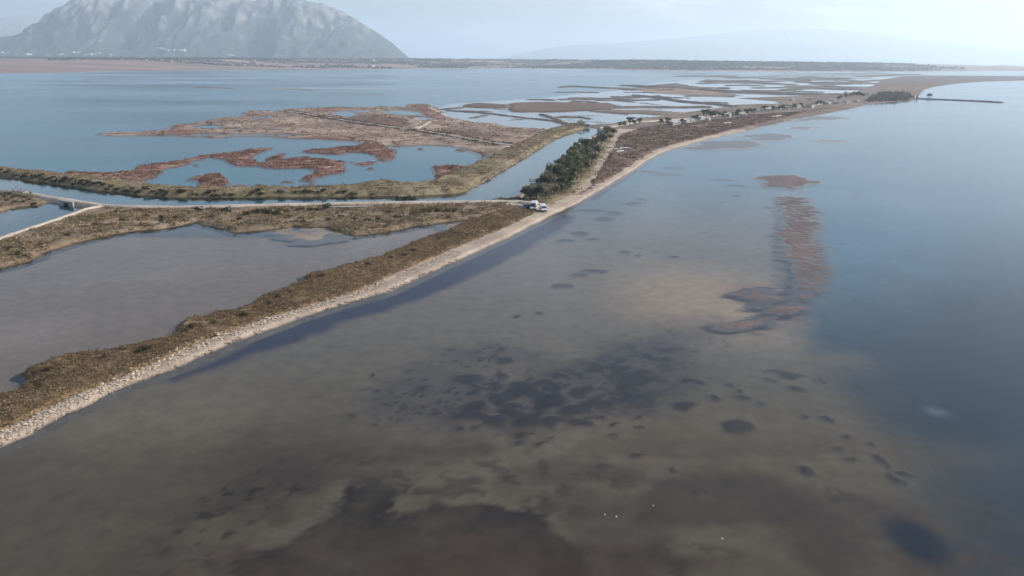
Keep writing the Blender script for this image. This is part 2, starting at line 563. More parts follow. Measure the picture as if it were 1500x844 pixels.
# ------------------------------------------------------------------ traced outlines (photograph pixels, taken down to the ground)
POND_S = [(-80, 600), (0, 586), (20, 580), (38, 570), (55, 560), (34, 547), (60, 537), (95, 527), (160, 517), (210, 508), (250, 497), (268, 480), (275, 472), (300, 466), (345, 458), (362, 451), (400, 432), (420, 424), (450, 411), (446, 405), (470, 402), (500, 393), (530, 387), (560, 377), (580, 370), (600, 360), (625, 350), (655, 342), (680, 328), (698, 322)]
POND_N = [(690, 321), (660, 325), (640, 329), (610, 332), (590, 337), (560, 341), (540, 344), (520, 347), (500, 341), (470, 334), (430, 332), (400, 336), (370, 340), (345, 342), (322, 335), (300, 331), (285, 327), (270, 330), (240, 336), (225, 337), (190, 340), (160, 345), (130, 352), (110, 358), (75, 368), (62, 372), (55, 380), (40, 385), (20, 390), (0, 394), (-60, 408), (-160, 430)]
SEA_SHORE = [(-80, 697), (0, 657), (50, 636), (62, 627), (100, 607), (130, 595), (170, 573), (200, 561), (250, 544), (300, 521), (350, 500), (400, 482), (450, 463), (500, 448), (533, 439), (573, 427), (605, 412), (640, 396), (672, 382), (707, 366), (737, 353), (770, 336), (800, 321), (815, 313), (850, 297), (870, 285), (900, 267), (930, 249), (945, 238), (970, 224), (990, 217), (1030, 206), (1100, 190), (1150, 178), (1200, 168), (1230, 163), (1255, 158), (1270, 153), (1290, 151), (1340, 147), (1345, 142), (1350, 136), (1355, 131), (1370, 127), (1400, 123), (1440, 119.5), (1500, 118), (1640, 119), (1900, 122)]
SPIT_N = [(1900, 113), (1600, 110), (1500, 108.5), (1400, 108), (1350, 110), (1320, 112), (1290, 117), (1280, 124), (1262, 131), (1250, 137), (1200, 139.5), (1140, 142), (1080, 144), (1110, 146), (1140, 149), (1140, 152), (1075, 154), (1080, 157), (1050, 158), (1012, 164), (1000, 165), (940, 161.5), (905, 161.5), (862, 163.5), (880, 165.5), (930, 166.5), (975, 169.5), (950, 172.5), (920, 177), (895, 181), (860, 184), (866, 188), (880, 190), (875, 194), (860, 206), (845, 217), (830, 225), (815, 237), (800, 253), (790, 262), (775, 275), (757, 287), (738, 293), (700, 298), (690, 305)]
CANAL_N_LOW = [(862, 188), (840, 194), (815, 203), (800, 213), (780, 225), (745, 247), (720, 262), (700, 272), (685, 281), (665, 285), (600, 288), (500, 288.5), (400, 289), (300, 290), (250, 289), (200, 286), (150, 280), (100, 272), (50, 266), (0, 258), (-80, 249)]
CANAL_S = [(-80, 273), (0, 281), (36, 283), (60, 289), (100, 296), (150, 303), (200, 305.5), (300, 305), (400, 303), (500, 301), (600, 299), (690, 297), (738, 292)]
BANK_TOP = [(-80, 239), (0, 247), (40, 251), (90, 256), (150, 262), (200, 268), (230, 274), (260, 277), (300, 278), (350, 278), (400, 276), (440, 278), (480, 276), (520, 274), (545, 269), (560, 266), (580, 268), (600, 271), (630, 267), (645, 258), (680, 246), (705, 236), (720, 228), (735, 221), (760, 210), (775, 203), (800, 192), (815, 188), (830, 184), (850, 181)]

# ------------------------------------------------------------------ seabed: one sheet to the horizon
def soft(P, poly, w, warp=0.0, ws=10.0, seed=0):
    Q = P
    if warp > 0:
        Q = P + warp * 2 * np.column_stack([fbm(P[:, 0] / ws, P[:, 1] / ws, 3, seed) - 0.5, fbm(P[:, 0] / ws + 50, P[:, 1] / ws, 3, seed + 3) - 0.5])
    return smooth(0.5 - sd_poly(Q, poly, far=max(60.0, w * 2)) / w)

def blob(P, u, v, ru, rv, w=0.5):
    x, y = W(u, v)
    sx, sy = px_scale(u, v)
    rx, ry = ru * sx, rv * sy
    m = (np.abs(P[:, 0] - x) < rx * 2.5) & (np.abs(P[:, 1] - y) < ry * 2.5)
    o = np.zeros(len(P))
    d = np.hypot((P[m, 0] - x) / rx, (P[m, 1] - y) / ry)
    o[m] = smooth((1 + w - d) / (2 * w))
    return o

S_SAND = np.array((0.140, 0.106, 0.062))
S_MUD = np.array((0.30, 0.225, 0.155))
S_TEAL = np.array((0.060, 0.195, 0.205))
S_LAG = np.array((0.050, 0.170, 0.210))
S_DEEP = np.array((0.003, 0.022, 0.042))  # dimming by deep water, put into the bed colour
S_MID = np.array((0.035, 0.180, 0.280))  # blue tint of the water depth, painted on the bed
S_WEED = np.array((0.036, 0.027, 0.028))
S_BWEED = np.array((0.058, 0.036, 0.023))
S_SHOAL = np.array((0.47, 0.31, 0.17))
S_RUST = np.array((0.30, 0.13, 0.075))

POND = WP(POND_S + POND_N)
CANAL = WP(CANAL_S + [(757, 287), (775, 275), (800, 253), (830, 225), (860, 206), (880, 190)] + CANAL_N_LOW)
POND2 = WP([(-80, 330), (0, 312), (20, 306), (50, 302), (80, 299), (112, 300), (122, 304), (116, 310), (100, 316), (50, 333), (0, 348), (-80, 372)])
DIVIDE = WP([(0, 622), (250, 515), (500, 425), (700, 352), (790, 308), (860, 268), (930, 215), (1000, 195), (1100, 178), (1200, 160), (1280, 142), (1345, 120), (1500, 112), (1900, 117)])
_d0 = DIVIDE[0] + (DIVIDE[0] - DIVIDE[1]) * 4.0
FAR = 42000.0
_e0 = DIVIDE[-1]
SEA_POLY = np.array([tuple(_d0), *map(tuple, DIVIDE), (FAR, _e0[1] + 6000.0), (FAR, -2000.0), (_d0[0], -2000.0)])
LAG_POLY = np.array([tuple(_d0), *map(tuple, DIVIDE), (FAR, _e0[1] + 6000.0), (FAR, FAR), (-FAR, FAR), (-FAR, -2000.0), (_d0[0], -2000.0)])

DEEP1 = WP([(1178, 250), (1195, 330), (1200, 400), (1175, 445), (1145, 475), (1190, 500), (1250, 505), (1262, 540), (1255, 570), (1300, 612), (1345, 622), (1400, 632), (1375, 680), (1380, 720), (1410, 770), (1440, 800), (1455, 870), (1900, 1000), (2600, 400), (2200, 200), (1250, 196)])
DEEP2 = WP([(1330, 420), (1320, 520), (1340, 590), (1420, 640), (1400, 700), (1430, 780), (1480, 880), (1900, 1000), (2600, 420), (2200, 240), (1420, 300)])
WEEDS = [(640,602,12,4),(613,567,8,3),(620,564,6,4),(688,550,26,6),(741,525,12,5),(737,508,6,3),(735,545,10,4),(765,565,22,10),(700,590,20,8),(695,603,24,7),(728,610,18,8),(775,612,18,8),(732,577,14,7),(805,580,25,8),(840,594,20,7),(790,600,10,4),(812,612,18,7),(850,615,20,6),(680,622,8,3),(703,620,8,3),(765,632,16,3),(760,643,12,4),(795,645,10,2),(810,637,6,3),(863,596,5,3),(887,606,4,3),(900,617,6,3),(938,606,7,3),(940,621,7,2),(900,633,10,3),(930,660,8,3),(940,662,8,3),(883,677,8,4),(690,560,6,5),(700,567,8,6),(725,560,10,5),(517,602,4,3),(552,615,3,2),(530,671,3,3),(546,543,2,2),(570,587,4,2),(555,568,5,3),
    (1070,558,4,2),(1085,568,5,3),(1085,578,10,4),(1045,577,8,3),(1005,589,20,5),(1015,553,14,3),(1110,585,4,3),(1125,551,6,3),(1085,620,22,10),(1180,605,6,3),(1213,607,10,5),(1243,632,6,3),(1233,652,8,3),(1250,666,8,3),(1280,640,6,2),(1200,645,4,2),(1220,644,4,2),(1293,663,8,8),(1325,680,10,4),(1310,684,6,3),(1322,692,10,4),(1182,682,12,5),(1023,716,7,4),(987,682,5,3),(1160,545,20,4),(1165,563,14,4),(1200,550,6,3),(1135,540,15,3),
    (916,366,8,2),(960,365,4,1.5),(988,373,8,2),(935,371,5,1.5),(760,459,6,1.5),(788,454,5,1.5),(870,348,10,2),(850,340,14,4),(830,350,14,3),(900,310,12,3),(930,296,14,3),(885,318,16,3),(940,290,8,2),(865,306,24,1.6),(895,240,10,1.5),(975,254,26,2.4),(985,245,16,2),(1060,262,20,1.6),(1078,270,16,1.8),(1080,285,8,1.6),(1125,302,6,1.6),(1160,286,10,1.5),(1180,287,8,1.5),(872,394,20,3),(848,400,14,3),(825,415,16,3.5),(950,250,16,2.0)]
SHORE_WEED = WP([(240, 553), (300, 527), (380, 492), (440, 467), (500, 448), (573, 427), (640, 396), (707, 366), (770, 336), (800, 321), (826, 312), (842, 312), (826, 330), (800, 345), (767, 366), (717, 389), (667, 411), (617, 432), (560, 452), (500, 470), (433, 496), (380, 510), (300, 537), (250, 557)])
BL_WEED = WP([(335, 835), (352, 805), (400, 792), (450, 765), (490, 735), (515, 702), (540, 693), (568, 697), (600, 705), (585, 725), (565, 745), (640, 735), (720, 730), (790, 745), (850, 800), (900, 960), (320, 960)])
BL_FAINT = WP([(180, 830), (215, 780), (270, 735), (330, 700), (380, 672), (430, 665), (480, 690), (450, 715), (400, 750), (350, 790), (320, 850), (290, 960), (150, 960)])
MIDWEED = WP([(500, 600), (560, 545), (640, 505), (720, 500), (800, 520), (880, 500), (960, 470), (1060, 455), (1120, 470), (1100, 500), (1040, 520), (1000, 560), (960, 590), (870, 600), (780, 620), (690, 620), (600, 615)])
CORE = WP([(670, 600), (720, 565), (790, 545), (860, 520), (930, 500), (990, 500), (1000, 530), (970, 565), (920, 590), (840, 605), (760, 615), (700, 612)])
BR1 = WP([(960, 690), (1010, 675), (1080, 680), (1150, 690), (1190, 720), (1260, 760), (1280, 820), (1230, 840), (1170, 790), (1120, 730), (1040, 712), (980, 705)])
BR2 = WP([(560, 660), (640, 640), (720, 650), (700, 668), (620, 672)])
BR3 = WP([(830, 700), (960, 720), (1010, 760), (980, 830), (900, 820), (840, 760), (760, 730)])
FLATS = WP([(1136, 286), (1190, 287), (1200, 330), (1205, 390), (1195, 420), (1165, 460), (1130, 476), (1100, 480), (1128, 455), (1140, 420), (1134, 390), (1130, 350), (1138, 320)])

PANWATER = WP([(640, 159.5), (660, 152), (740, 147), (800, 143), (850, 137), (900, 133.5), (960, 122), (1050, 114), (1150, 108.5), (1280, 106.5), (1330, 108.5), (1292, 118), (1270, 130), (1255, 142), (1100, 160), (1000, 170), (900, 184), (862, 186), (800, 191), (700, 184), (655, 174)])
def worley(x, y, seed):
    """second-nearest minus nearest feature distance: patches parted by paler lanes"""
    ix = np.floor(x); iy = np.floor(y)
    f1 = np.full(len(x), 9.0); f2 = np.full(len(x), 9.0)
    for a in (-1, 0, 1):
        for b in (-1, 0, 1):
            cx = ix + a; cy = iy + b
            d = np.hypot(cx + _hash(cx, cy, seed) - x, cy + _hash(cx, cy, seed + 40) - y)
            f2 = np.where(d < f1, f1, np.minimum(f2, d))
            f1 = np.minimum(f1, d)
    return f2 - f1

def bed_col(P):
    x, y = P[:, 0], P[:, 1]
    n1 = fbm(x / 22, y / 22, 4, 31)
    n2 = fbm(x / 5.5, y / 5.5, 4, 37)
    c = S_SAND[None, :] * (0.82 + 0.36 * n1)[:, None]
    def mix(c, col, m):
        m = np.clip(m, 0, 1)[:, None]
        return c * (1 - m) + col[None, :] * m
    near = y < 900
    # beyond the near shallows the water's blue depth tint is painted into the bed
    c = mix(c, np.array((0.245, 0.190, 0.140)), smooth((y - 100) / 60) * 0.85)
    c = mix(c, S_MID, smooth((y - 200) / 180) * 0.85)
    c = mix(c, S_MUD, 0.35 * smooth((fbm(x / 40, y / 40, 3, 71) - 0.45) * 5) * smooth((170 - y) / 60))
    c = mix(c, S_SHOAL, 0.9 * blob(P, 1030, 430, 125, 44, 0.7))
    c = mix(c, S_SHOAL, 0.18 * blob(P, 1030, 640, 220, 50, 0.7))
    c = mix(c, S_SHOAL, 0.16 * blob(P, 230, 600, 170, 60, 0.8))
    c = mix(c, S_RUST, 0.7 * blob(P, 1118, 432, 46, 22, 0.6) * (0.4 + n2))
    st = fbm(x / 9, y / 1.7, 4, 77)
    d1 = soft(P, DEEP1, 15, 6, 11, 41)  # darkening through deep water, painted on the bed inside these outlines
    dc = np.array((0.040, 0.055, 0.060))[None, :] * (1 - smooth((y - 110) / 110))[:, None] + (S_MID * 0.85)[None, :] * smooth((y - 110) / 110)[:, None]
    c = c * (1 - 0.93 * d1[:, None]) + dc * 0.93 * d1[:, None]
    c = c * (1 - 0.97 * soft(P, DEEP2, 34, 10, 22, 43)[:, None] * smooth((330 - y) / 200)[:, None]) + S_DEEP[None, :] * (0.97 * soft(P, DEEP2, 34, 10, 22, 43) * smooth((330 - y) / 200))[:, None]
    c = mix(c, np.array((0.135, 0.088, 0.072)), 0.9 * soft(P, FLATS, 4, 3, 6, 3) * smooth((st - 0.22) * 4.5))
    c = mix(c, np.array((0.06, 0.045, 0.04)), 0.8 * soft(P, FLATS, 4, 3, 6, 4) * smooth((fbm(x / 7, y / 1.3, 4, 78) - 0.52) * 9))
    # weed
    wm = soft(P, MIDWEED, 10, 5, 12, 51)
    c = mix(c, S_WEED * 2.1, wm * 0.55 * smooth((n1 - 0.28) * 4))
    n3 = fbm(x / 3.0, y / 3.4, 4, 38)
    cell = worley(x / 3.4 + 2.2 * n2 + 0.5 * n3, y / 4.6 + 2.0 * n1, 5)
    cell2 = worley(x / 1.5 + 0.6 * n2, y / 1.9, 6)
    core = soft(P, CORE, 9, 5, 7, 53)
    c = mix(c, S_WEED * 0.85, core * smooth((cell * 0.55 + n3 * 1.1 - 0.50) * 3.2) * 0.85)
    c = mix(c, S_WEED, wm * smooth((cell2 - 0.42) * 5) * smooth((fbm(x / 8, y / 8, 3, 58) - 0.5) * 7) * 0.8)
    m = np.zeros(len(P))
    wx = P + 1.1 * 2 * np.column_stack([fbm(x / 2.6, y / 2.6, 3, 61) - 0.5, fbm(x / 2.6 + 9, y / 2.6, 3, 63) - 0.5])
    for b in WEEDS:
        np.maximum(m, blob(wx, *b, w=0.35), out=m)
    c = mix(c, S_WEED, m * 0.85)
    c = mix(c, np.array((0.026, 0.025, 0.062)), soft(P, SHORE_WEED, 3.5, 1.5, 6, 55) * 0.92)
    c = mix(c, S_BWEED, soft(P, BL_FAINT, 6, 3, 6, 57) * smooth((n2 - 0.36) * 3.5) * 0.6)
    bl = soft(P, BL_WEED, 1.0, 1.3, 2.2, 59)
    rim = np.clip(1 - np.abs(sd_poly(P, BL_WEED, far=20) - 0.5) / 1.1, 0, 1) * (x < W(600, 700)[0])
    ins = np.clip(-sd_poly(P, BL_WEED, far=40), 0, 40)
    c = mix(c, S_BWEED * 0.5, 0.95 * bl * (0.42 + 0.58 * np.exp(-ins / 5.0)) * (0.7 + 0.3 * smooth((n2 - 0.38) * 6)))
    c = mix(c, np.array((0.22, 0.17, 0.115)), 0.7 * rim * smooth((fbm(x / 0.9, y / 0.9, 2, 88) - 0.42) * 6))
    bm_ = smooth((112 - y) / 28) * smooth((x + 60) / 40) * smooth((70 - x) / 25)
    c = mix(c, S_BWEED * 0.6, 0.8 * soft(P, BL_FAINT, 5, 3, 5, 61) * smooth((fbm(x / 0.95, y / 1.1, 2, 95) - 0.66) * 12))
    c = mix(c, S_WEED, 0.7 * soft(P, MIDWEED, 14, 5, 9, 62) * smooth((fbm(x / 1.1, y / 1.4, 2, 96) - 0.68) * 12))
    c = mix(c, S_BWEED * 1.6, 0.75 * bm_ * smooth((fbm(x / 13 + 0.8 * n2, y / 9, 4, 69) - 0.42) * 5))
    c = mix(c, S_BWEED * 0.9, 0.6 * bm_ * smooth((fbm(x / 2.2, y / 2.2, 3, 70) - 0.56) * 9) * smooth((n1 - 0.45) * 5))
    c = mix(c, S_BWEED * 1.3, soft(P, BR1, 5, 2, 8, 65) * 0.75)
    c = mix(c, S_BWEED * 1.3, soft(P, BR2, 5, 2, 8, 66) * 0.5)
    c = mix(c, S_BWEED * 1.3, soft(P, BR3, 7, 3, 8, 67) * 0.6 * smooth((n1 - 0.3) * 4))
    c = mix(c, S_DEEP * 0.6, blob(P, 1346, 775, 42, 30, 0.45) * 0.9)
    c = mix(c, np.array((0.30, 0.36, 0.42)), blob(P, 1376, 581, 15, 6, 0.9) * 0.28)
    # inside the spit
    inl = smooth(0.5 - sd_poly(P, LAG_POLY, far=50) / 2.0)
    lag = S_LAG[None, :] * (0.85 + 0.3 * fbm(x / 160, y / 60, 3, 81))[:, None]
    c = c * (1 - inl[:, None]) + lag * inl[:, None]
    c = mix(c, np.array((0.42, 0.40, 0.39)), soft(P, PANWATER, 30) * 0.8)
    c = mix(c, S_MUD, soft(P, POND, 3))
    c = mix(c, S_TEAL, soft(P, CANAL, 3))
    c = mix(c, S_TEAL * 0.85, soft(P, POND2, 3))
    return c

def bed_z(P):
    x, y = P[:, 0], P[:, 1]
    z = -0.75 + 0.25 * (fbm(x / 14, y / 14, 3, 91) - 0.5)
    m = np.zeros(len(P))
    for b in WEEDS:
        np.maximum(m, blob(P, *b, w=0.4), out=m)
    z = z + 0.35 * m
    z = z - 0.9 * soft(P, DEEP1, 26) - 1.5 * soft(P, DEEP2, 50)
    z = np.where(y > 5000, -2.0, z)
    return z

def graded(a, b, s0, g):
    out = [a]; s = s0
    while out[-1] < b:
        out.append(out[-1] + s); s *= (1 + g)
    return out
ys = [-1900.0, -600.0, -200.0, 0.0, 40.0] + list(np.arange(58, 130, 0.5)) + graded(130.0, 1100.0, 0.55, 0.0085)
ys += graded(ys[-1] + 12, FAR - 100, 30.0, 0.09)
xs_r = graded(150.0, FAR - 100, 0.8, 0.055)
xs = sorted(set([-x + 40 for x in xs_r] + list(np.arange(-109.5, 149.8, 0.6)) + xs_r))
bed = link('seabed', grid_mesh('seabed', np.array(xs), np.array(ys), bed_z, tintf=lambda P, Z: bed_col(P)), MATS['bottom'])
tag(bed, kind='structure')

# ------------------------------------------------------------------ water sheets
def sheet(name, poly, z, mat, holes=()):
    loops = [[Vector((p[0], p[1], z)) for p in pl] for pl in [poly, *holes]]
    tris = tessellate_polygon(loops)
    pts = [p for lp in loops for p in lp]
    me = mesh_np(name, np.array([tuple(p) for p in pts]), np.array([tuple(t) for t in tris]), False)
    # keep every face up
    bm = bmesh.new(); bm.from_mesh(me)
    for f in bm.faces:
        if f.normal.z < 0:
            f.normal_flip()
    bm.to_mesh(me); bm.free()
    o = link(name, me, mat)
    tag(o, kind='structure')
    return o
def grow(poly, d):
    c = np.asarray(poly); out = []
    n = len(c)
    area = sum(c[i][0] * c[(i + 1) % n][1] - c[(i + 1) % n][0] * c[i][1] for i in range(n))
    sgn = 1 if area > 0 else -1
    for i in range(n):
        e = c[(i + 1) % n] - c[i - 1]
        L = math.hypot(*e) + 1e-9
        out.append((c[i][0] + sgn * e[1] / L * d, c[i][1] - sgn * e[0] / L * d))
    return out
sheet('sea', SEA_POLY, 0.0, MATS['sea_water'])
sheet('lagoon', LAG_POLY, 0.0, MATS['lagoon_water'], [grow(CANAL, 1.2), grow(POND, 1.2), grow(POND2, 0.9), PANWATER])
sheet('canal', grow(CANAL, 1.5), 0.006, MATS['canal_water'])
water_mat('pan_water', (0.92, 0.92, 0.92), ripple=0.03, patch=0.004, rough=(0.03, 0.12), fres=0.85)
sheet('salt_pan', PANWATER, 0.008, MATS['pan_water'])
sheet('pond', grow(POND, 1.5), 0.010, MATS['pond_water'])
sheet('fish_pond', grow(POND2, 1.2), 0.014, MATS['canal_water'])

# ------------------------------------------------------------------ land
def P_(poly):
    return lambda P: sd_poly(P, poly)
SPIT = WP(SEA_SHORE + SPIT_N + list(reversed(POND_S)))
_near = SPIT[SPIT[:, 1] < 640]
sd_spit = P_(SPIT)
# near and far halves of the same spit, so that each has the mesh it needs
def clip_y(sdf, lo, hi):
    return lambda P: np.maximum(sdf(P), np.maximum(lo - P[:, 1], P[:, 1] - hi))
land('sand_spit', clip_y(sd_spit, -100, 602), np.array([(_near[:, 0].min(), 60), (_near[:, 0].max(), 602)]), 0.55, 1.5, MATS['sand'], na=0.5, ns=4, rn=0.08, rs=1.5, cell=0.5, seed=1)
_far = SPIT[SPIT[:, 1] > 380]
land('sand_spit', clip_y(sd_spit, 598, 1700), np.array([(_far[:, 0].min(), 600), (1400, 1700)]), 0.7, 4.0, MATS['mid_sand'], na=2.5, ns=18, rn=0.2, rs=9, cell=2.2, aniso=2.0, seed=2)
land('sand_spit', clip_y(sd_spit, 1690, 5000), np.array([(600, 1690), (3600, 3000)]), 1.5, 10.0, MATS['far_flat'], na=8, ns=60, rn=1.0, rs=40, cell=9, aniso=1.5, seed=3)

V1 = WP([(-80, 600), (0, 583)] + POND_S[2:] + [(720, 313), (760, 309), (788, 312), (767, 323), (733, 339.5), (700, 352.5), (667, 366), (633, 381), (600, 395), (567, 410), (533, 426), (500, 438), (450, 453), (400, 467), (350, 486), (300, 504), (250, 526), (200, 549), (150, 569), (100, 590), (50, 616), (0, 638), (-80, 674)])
sd_v1 = P_(V1)
land('scrub_strip', lambda P: sd_v1(P) - 0.9, V1, 1.0, 1.6, MATS['spit_scrub'], na=1.1, ns=3.5, rn=0.16, rs=2.0, cell=0.5, seed=4)

ROADBANK = WP(CANAL_S[2:] + [(762, 290), (790, 303), (760, 309), (720, 313), (698, 322)] + POND_N + [(-160, 398), (-80, 373), (0, 349), (50, 334), (100, 317), (117, 310.5), (123, 304), (112, 299.5), (80, 297.5), (60, 293), (36, 287)])
sd_rb = P_(ROADBANK)
land('road_bank', sd_rb, ROADBANK, 0.9, 2.2, MATS['scrub_earth'], na=1.1, ns=5, rn=0.25, rs=3.0, cell=0.65, seed=5)
LEFTLAND = WP([(-160, 268), (-80, 273), (0, 281), (20, 282), (40, 285), (62, 292), (72, 297), (55, 301), (28, 304), (10, 308), (0, 312), (-80, 330), (-160, 345)])
sd_ll = P_(LEFTLAND)
land('scrub_point', sd_ll, LEFTLAND, 0.9, 2.0, MATS['scrub_earth'], na=0.8, ns=5, rn=0.3, rs=3.0, cell=0.7, seed=6)

BANK = WP(BANK_TOP + [(862, 183)] + CANAL_N_LOW)
sd_bank = P_(BANK)
land('canal_bank', sd_bank, BANK, 1.7, 3.0, MATS['olive_bank'], na=1.3, ns=7, rn=0.35, rs=4, cell=0.8, seed=7)

ISL1 = WP([(96, 252), (140, 252), (160, 254), (190, 250), (205, 243), (225, 240), (265, 235), (300, 227), (330, 225), (345, 222), (375, 218), (400, 216.5), (390, 221), (374, 226), (368, 232), (376, 236), (385, 239), (392, 232), (405, 226), (418, 225), (415, 230), (405, 235), (430, 232), (450, 230), (465, 232), (485, 234), (506, 236), (503, 243), (506, 248), (500, 252), (480, 256), (462, 261), (458, 265), (445, 264.5), (438, 262), (450, 257), (460, 252), (455, 246), (440, 246), (420, 247), (395, 246), (375, 243), (350, 244), (340, 240), (325, 233), (305, 230), (285, 235), (275, 241), (240, 248), (235, 255), (220, 262), (205, 269), (190, 272), (150, 264), (96, 257)])
sd_i1 = P_(ISL1)
land('marsh_island', sd_i1, ISL1, 0.45, 2.0, MATS['red_marsh'], na=2.2, ns=6, rn=0.2, rs=3, cell=0.8, seed=8, creek=24)
ISL2 = WP([(276, 262), (290, 257), (320, 254), (328, 258), (332, 265), (338, 269), (322, 272), (308, 277), (288, 277), (294, 270), (288, 264)])
land('marsh_island', P_(ISL2), ISL2, 0.45, 2.0, MATS['red_marsh'], na=1.2, ns=6, rn=0.12, rs=4, cell=0.8, seed=9)
CURL = WP([(437, 222.5), (455, 219), (480, 218), (490, 216), (515, 214), (535, 211), (520, 206), (500, 202), (515, 200), (545, 207), (560, 213), (572, 218), (581, 224), (576, 232), (566, 236), (555, 235.5), (545, 240.5), (530, 242.5), (524, 239), (548, 237), (559, 233), (547, 227), (530, 223), (510, 223), (497, 226), (480, 226), (465, 224.5)])
land('marsh_island', P_(CURL), CURL, 0.45, 2.0, MATS['red_marsh'], na=2.2, ns=7, rn=0.2, rs=3, cell=0.8, seed=10, creek=26)
POINT = WP([(632, 243.5), (650, 241), (675, 243), (690, 244), (660, 262), (640, 266), (637, 252)])
land('marsh_island', P_(POINT), POINT, 0.4, 2.0, MATS['red_marsh'], na=1.2, ns=6, rn=0.12, rs=4, cell=0.9, seed=11)
for _k, (_u1, _v1, _ru, _rv) in enumerate([(516, 237.5, 4, 1.2), (543, 246.5, 5, 1.5), (616, 218, 5, 1.2), (676, 219.5, 9, 2.2), (456, 268, 4, 1), (421, 266, 9, 1.4), (380, 271, 8, 1.4), (352, 273, 9, 2.6), (287, 242, 3, 1), (590, 268, 8, 1.5), (575, 219, 5, 1)]):
    _pl = WP([(_u1 + _ru * math.cos(a), _v1 + _rv * math.sin(a)) for a in np.linspace(0, 2 * math.pi, 12, endpoint=False)])
    land('marsh_islet', P_(_pl), _pl, 0.35, 1.5, MATS['brown_marsh'], na=0.8, ns=4, rn=0.1, rs=3, cell=0.9, seed=60 + _k)

# the broad marsh with salt pans cut into it
MARSH = WP([(136, 197.5), (150, 195), (180, 193), (205, 194), (240, 191), (252, 186), (258, 181.5), (275, 182), (300, 177), (320, 174), (345, 171), (362, 168), (352, 164.5), (380, 161.5), (400, 164), (415, 160.5), (440, 160), (460, 158), (500, 157), (530, 158), (560, 156), (590, 158), (598, 153), (625, 153), (636, 156), (650, 163), (658, 172), (685, 177), (700, 180), (728, 181), (745, 186), (762, 187.5), (780, 187.5), (800, 189), (812, 190), (775, 204), (735, 222), (715, 229), (705, 236), (700, 224), (680, 216), (650, 214), (620, 213), (590, 214), (560, 214), (535, 211), (520, 207), (500, 203), (480, 201), (450, 202), (420, 203), (400, 200.5), (380, 199.5), (345, 199.5), (315, 202), (290, 201), (270, 200), (250, 198.5), (210, 198.5), (170, 199)])
PANS = [[(278, 187.5), (300, 182.5), (326, 183.5), (323, 188), (290, 189)], [(364, 174.5), (395, 169), (402, 171), (372, 176.5)], [(483, 164.5), (510, 162), (524, 166), (515, 172), (495, 170)], [(512, 161), (538, 161.5), (546, 165), (525, 165)], [(548, 163.5), (590, 161), (628, 167), (622, 170), (582, 168.5)], [(605, 172), (625, 171), (635, 175), (620, 176)], [(250, 196.6), (300, 196), (360, 196), (410, 197), (450, 197.5), (450, 199.2), (400, 198.7), (330, 198.8), (280, 198.6)], [(150, 196.2), (190, 195.6), (210, 196.2), (180, 197)]]
PANS = [WP(p) for p in PANS]
sd_m0 = P_(MARSH)
def sd_marsh(P):
    d = sd_m0(P)
    for p in PANS:
        d = np.maximum(d, -sd_poly(P, p, far=60))
    return d
land('salt_marsh', sd_marsh, MARSH, 0.6, 3.0, MATS['marsh_flat'], na=3.0, ns=12, rn=0.3, rs=7, cell=1.2, aniso=1.3, seed=12, creek=60)
def overlay(name, pts, h, mat, na, ns, cell, seed, edge=3.0, rn=0.2, rs=4.0, aniso=1.3, nx=1.0):
    pl = WP(pts)
    return land(name, P_(pl), pl, h, edge, mat, na=na, ns=ns, rn=rn, rs=rs, cell=cell, aniso=aniso, seed=seed, base=-0.5, nx=nx, skirt=-0.10 if name in ('mud_flat', 'reef_bar') else None)
# red glasswort patches over the marsh
overlay('glasswort_patch', [(215, 196), (245, 191), (256, 183), (272, 183), (280, 189), (300, 192), (290, 195.5), (250, 196.5)], 0.85, MATS['red_marsh'], 3, 10, 1.3, 20)
overlay('glasswort_patch', [(455, 161), (500, 158), (530, 160), (560, 158), (545, 161), (500, 161), (478, 167), (462, 165)], 0.85, MATS['red_marsh'], 4, 14, 1.8, 21)
overlay('glasswort_patch', [(595, 154.5), (625, 154.5), (650, 165), (655, 176), (640, 178), (625, 170), (605, 160)], 0.85, MATS['red_marsh'], 4, 14, 1.8, 22)
overlay('glasswort_patch', [(640, 190), (700, 194), (755, 201), (748, 206), (700, 203), (650, 197)], 0.9, MATS['brown_marsh'], 4, 12, 1.4, 23)
overlay('glasswort_patch', [(490, 176), (530, 170), (590, 173), (610, 182), (600, 188), (550, 183)], 0.85, MATS['brown_marsh'], 4, 12, 1.6, 24)
overlay('glasswort_patch', [(430, 203), (470, 200), (505, 202), (520, 206), (500, 205), (460, 203)], 0.85, MATS['red_marsh'], 2, 10, 1.3, 25)
overlay('brown_marsh', [(743, 163), (745, 155), (750, 151.5), (800, 150), (850, 152), (895, 152), (904, 155), (900, 160), (860, 162), (810, 164), (760, 164)], 1.2, MATS['brown_marsh'], 5, 20, 2.2, 26, edge=5)
overlay('brown_marsh', [(677, 156.5), (680, 153), (700, 151), (745, 154), (748, 158), (700, 158)], 1.0, MATS['brown_marsh'], 4, 16, 2.0, 27, edge=5)
overlay('brown_marsh', [(838, 288), (852, 280), (868, 258), (884, 234), (898, 212), (906, 198), (940, 187.5), (980, 183), (1025, 179), (1062, 175), (1100, 169.5), (1150, 166), (1200, 159.5), (1230, 158), (1190, 166), (1150, 174), (1100, 185.5), (1030, 203), (990, 213), (966, 220.5), (944, 233), (925, 246.5), (896, 264.5), (874, 277.5), (855, 289)], 1.0, MATS['brown_marsh'], 1.6, 7, 1.0, 28)
overlay('olive_strip', [(757, 290), (800, 255), (830, 227), (860, 207), (885, 193), (905, 189), (900, 210), (885, 235), (870, 260), (848, 284), (820, 300), (800, 306)], 1.1, MATS['olive_bank'], 1.0, 5, 0.7, 29)
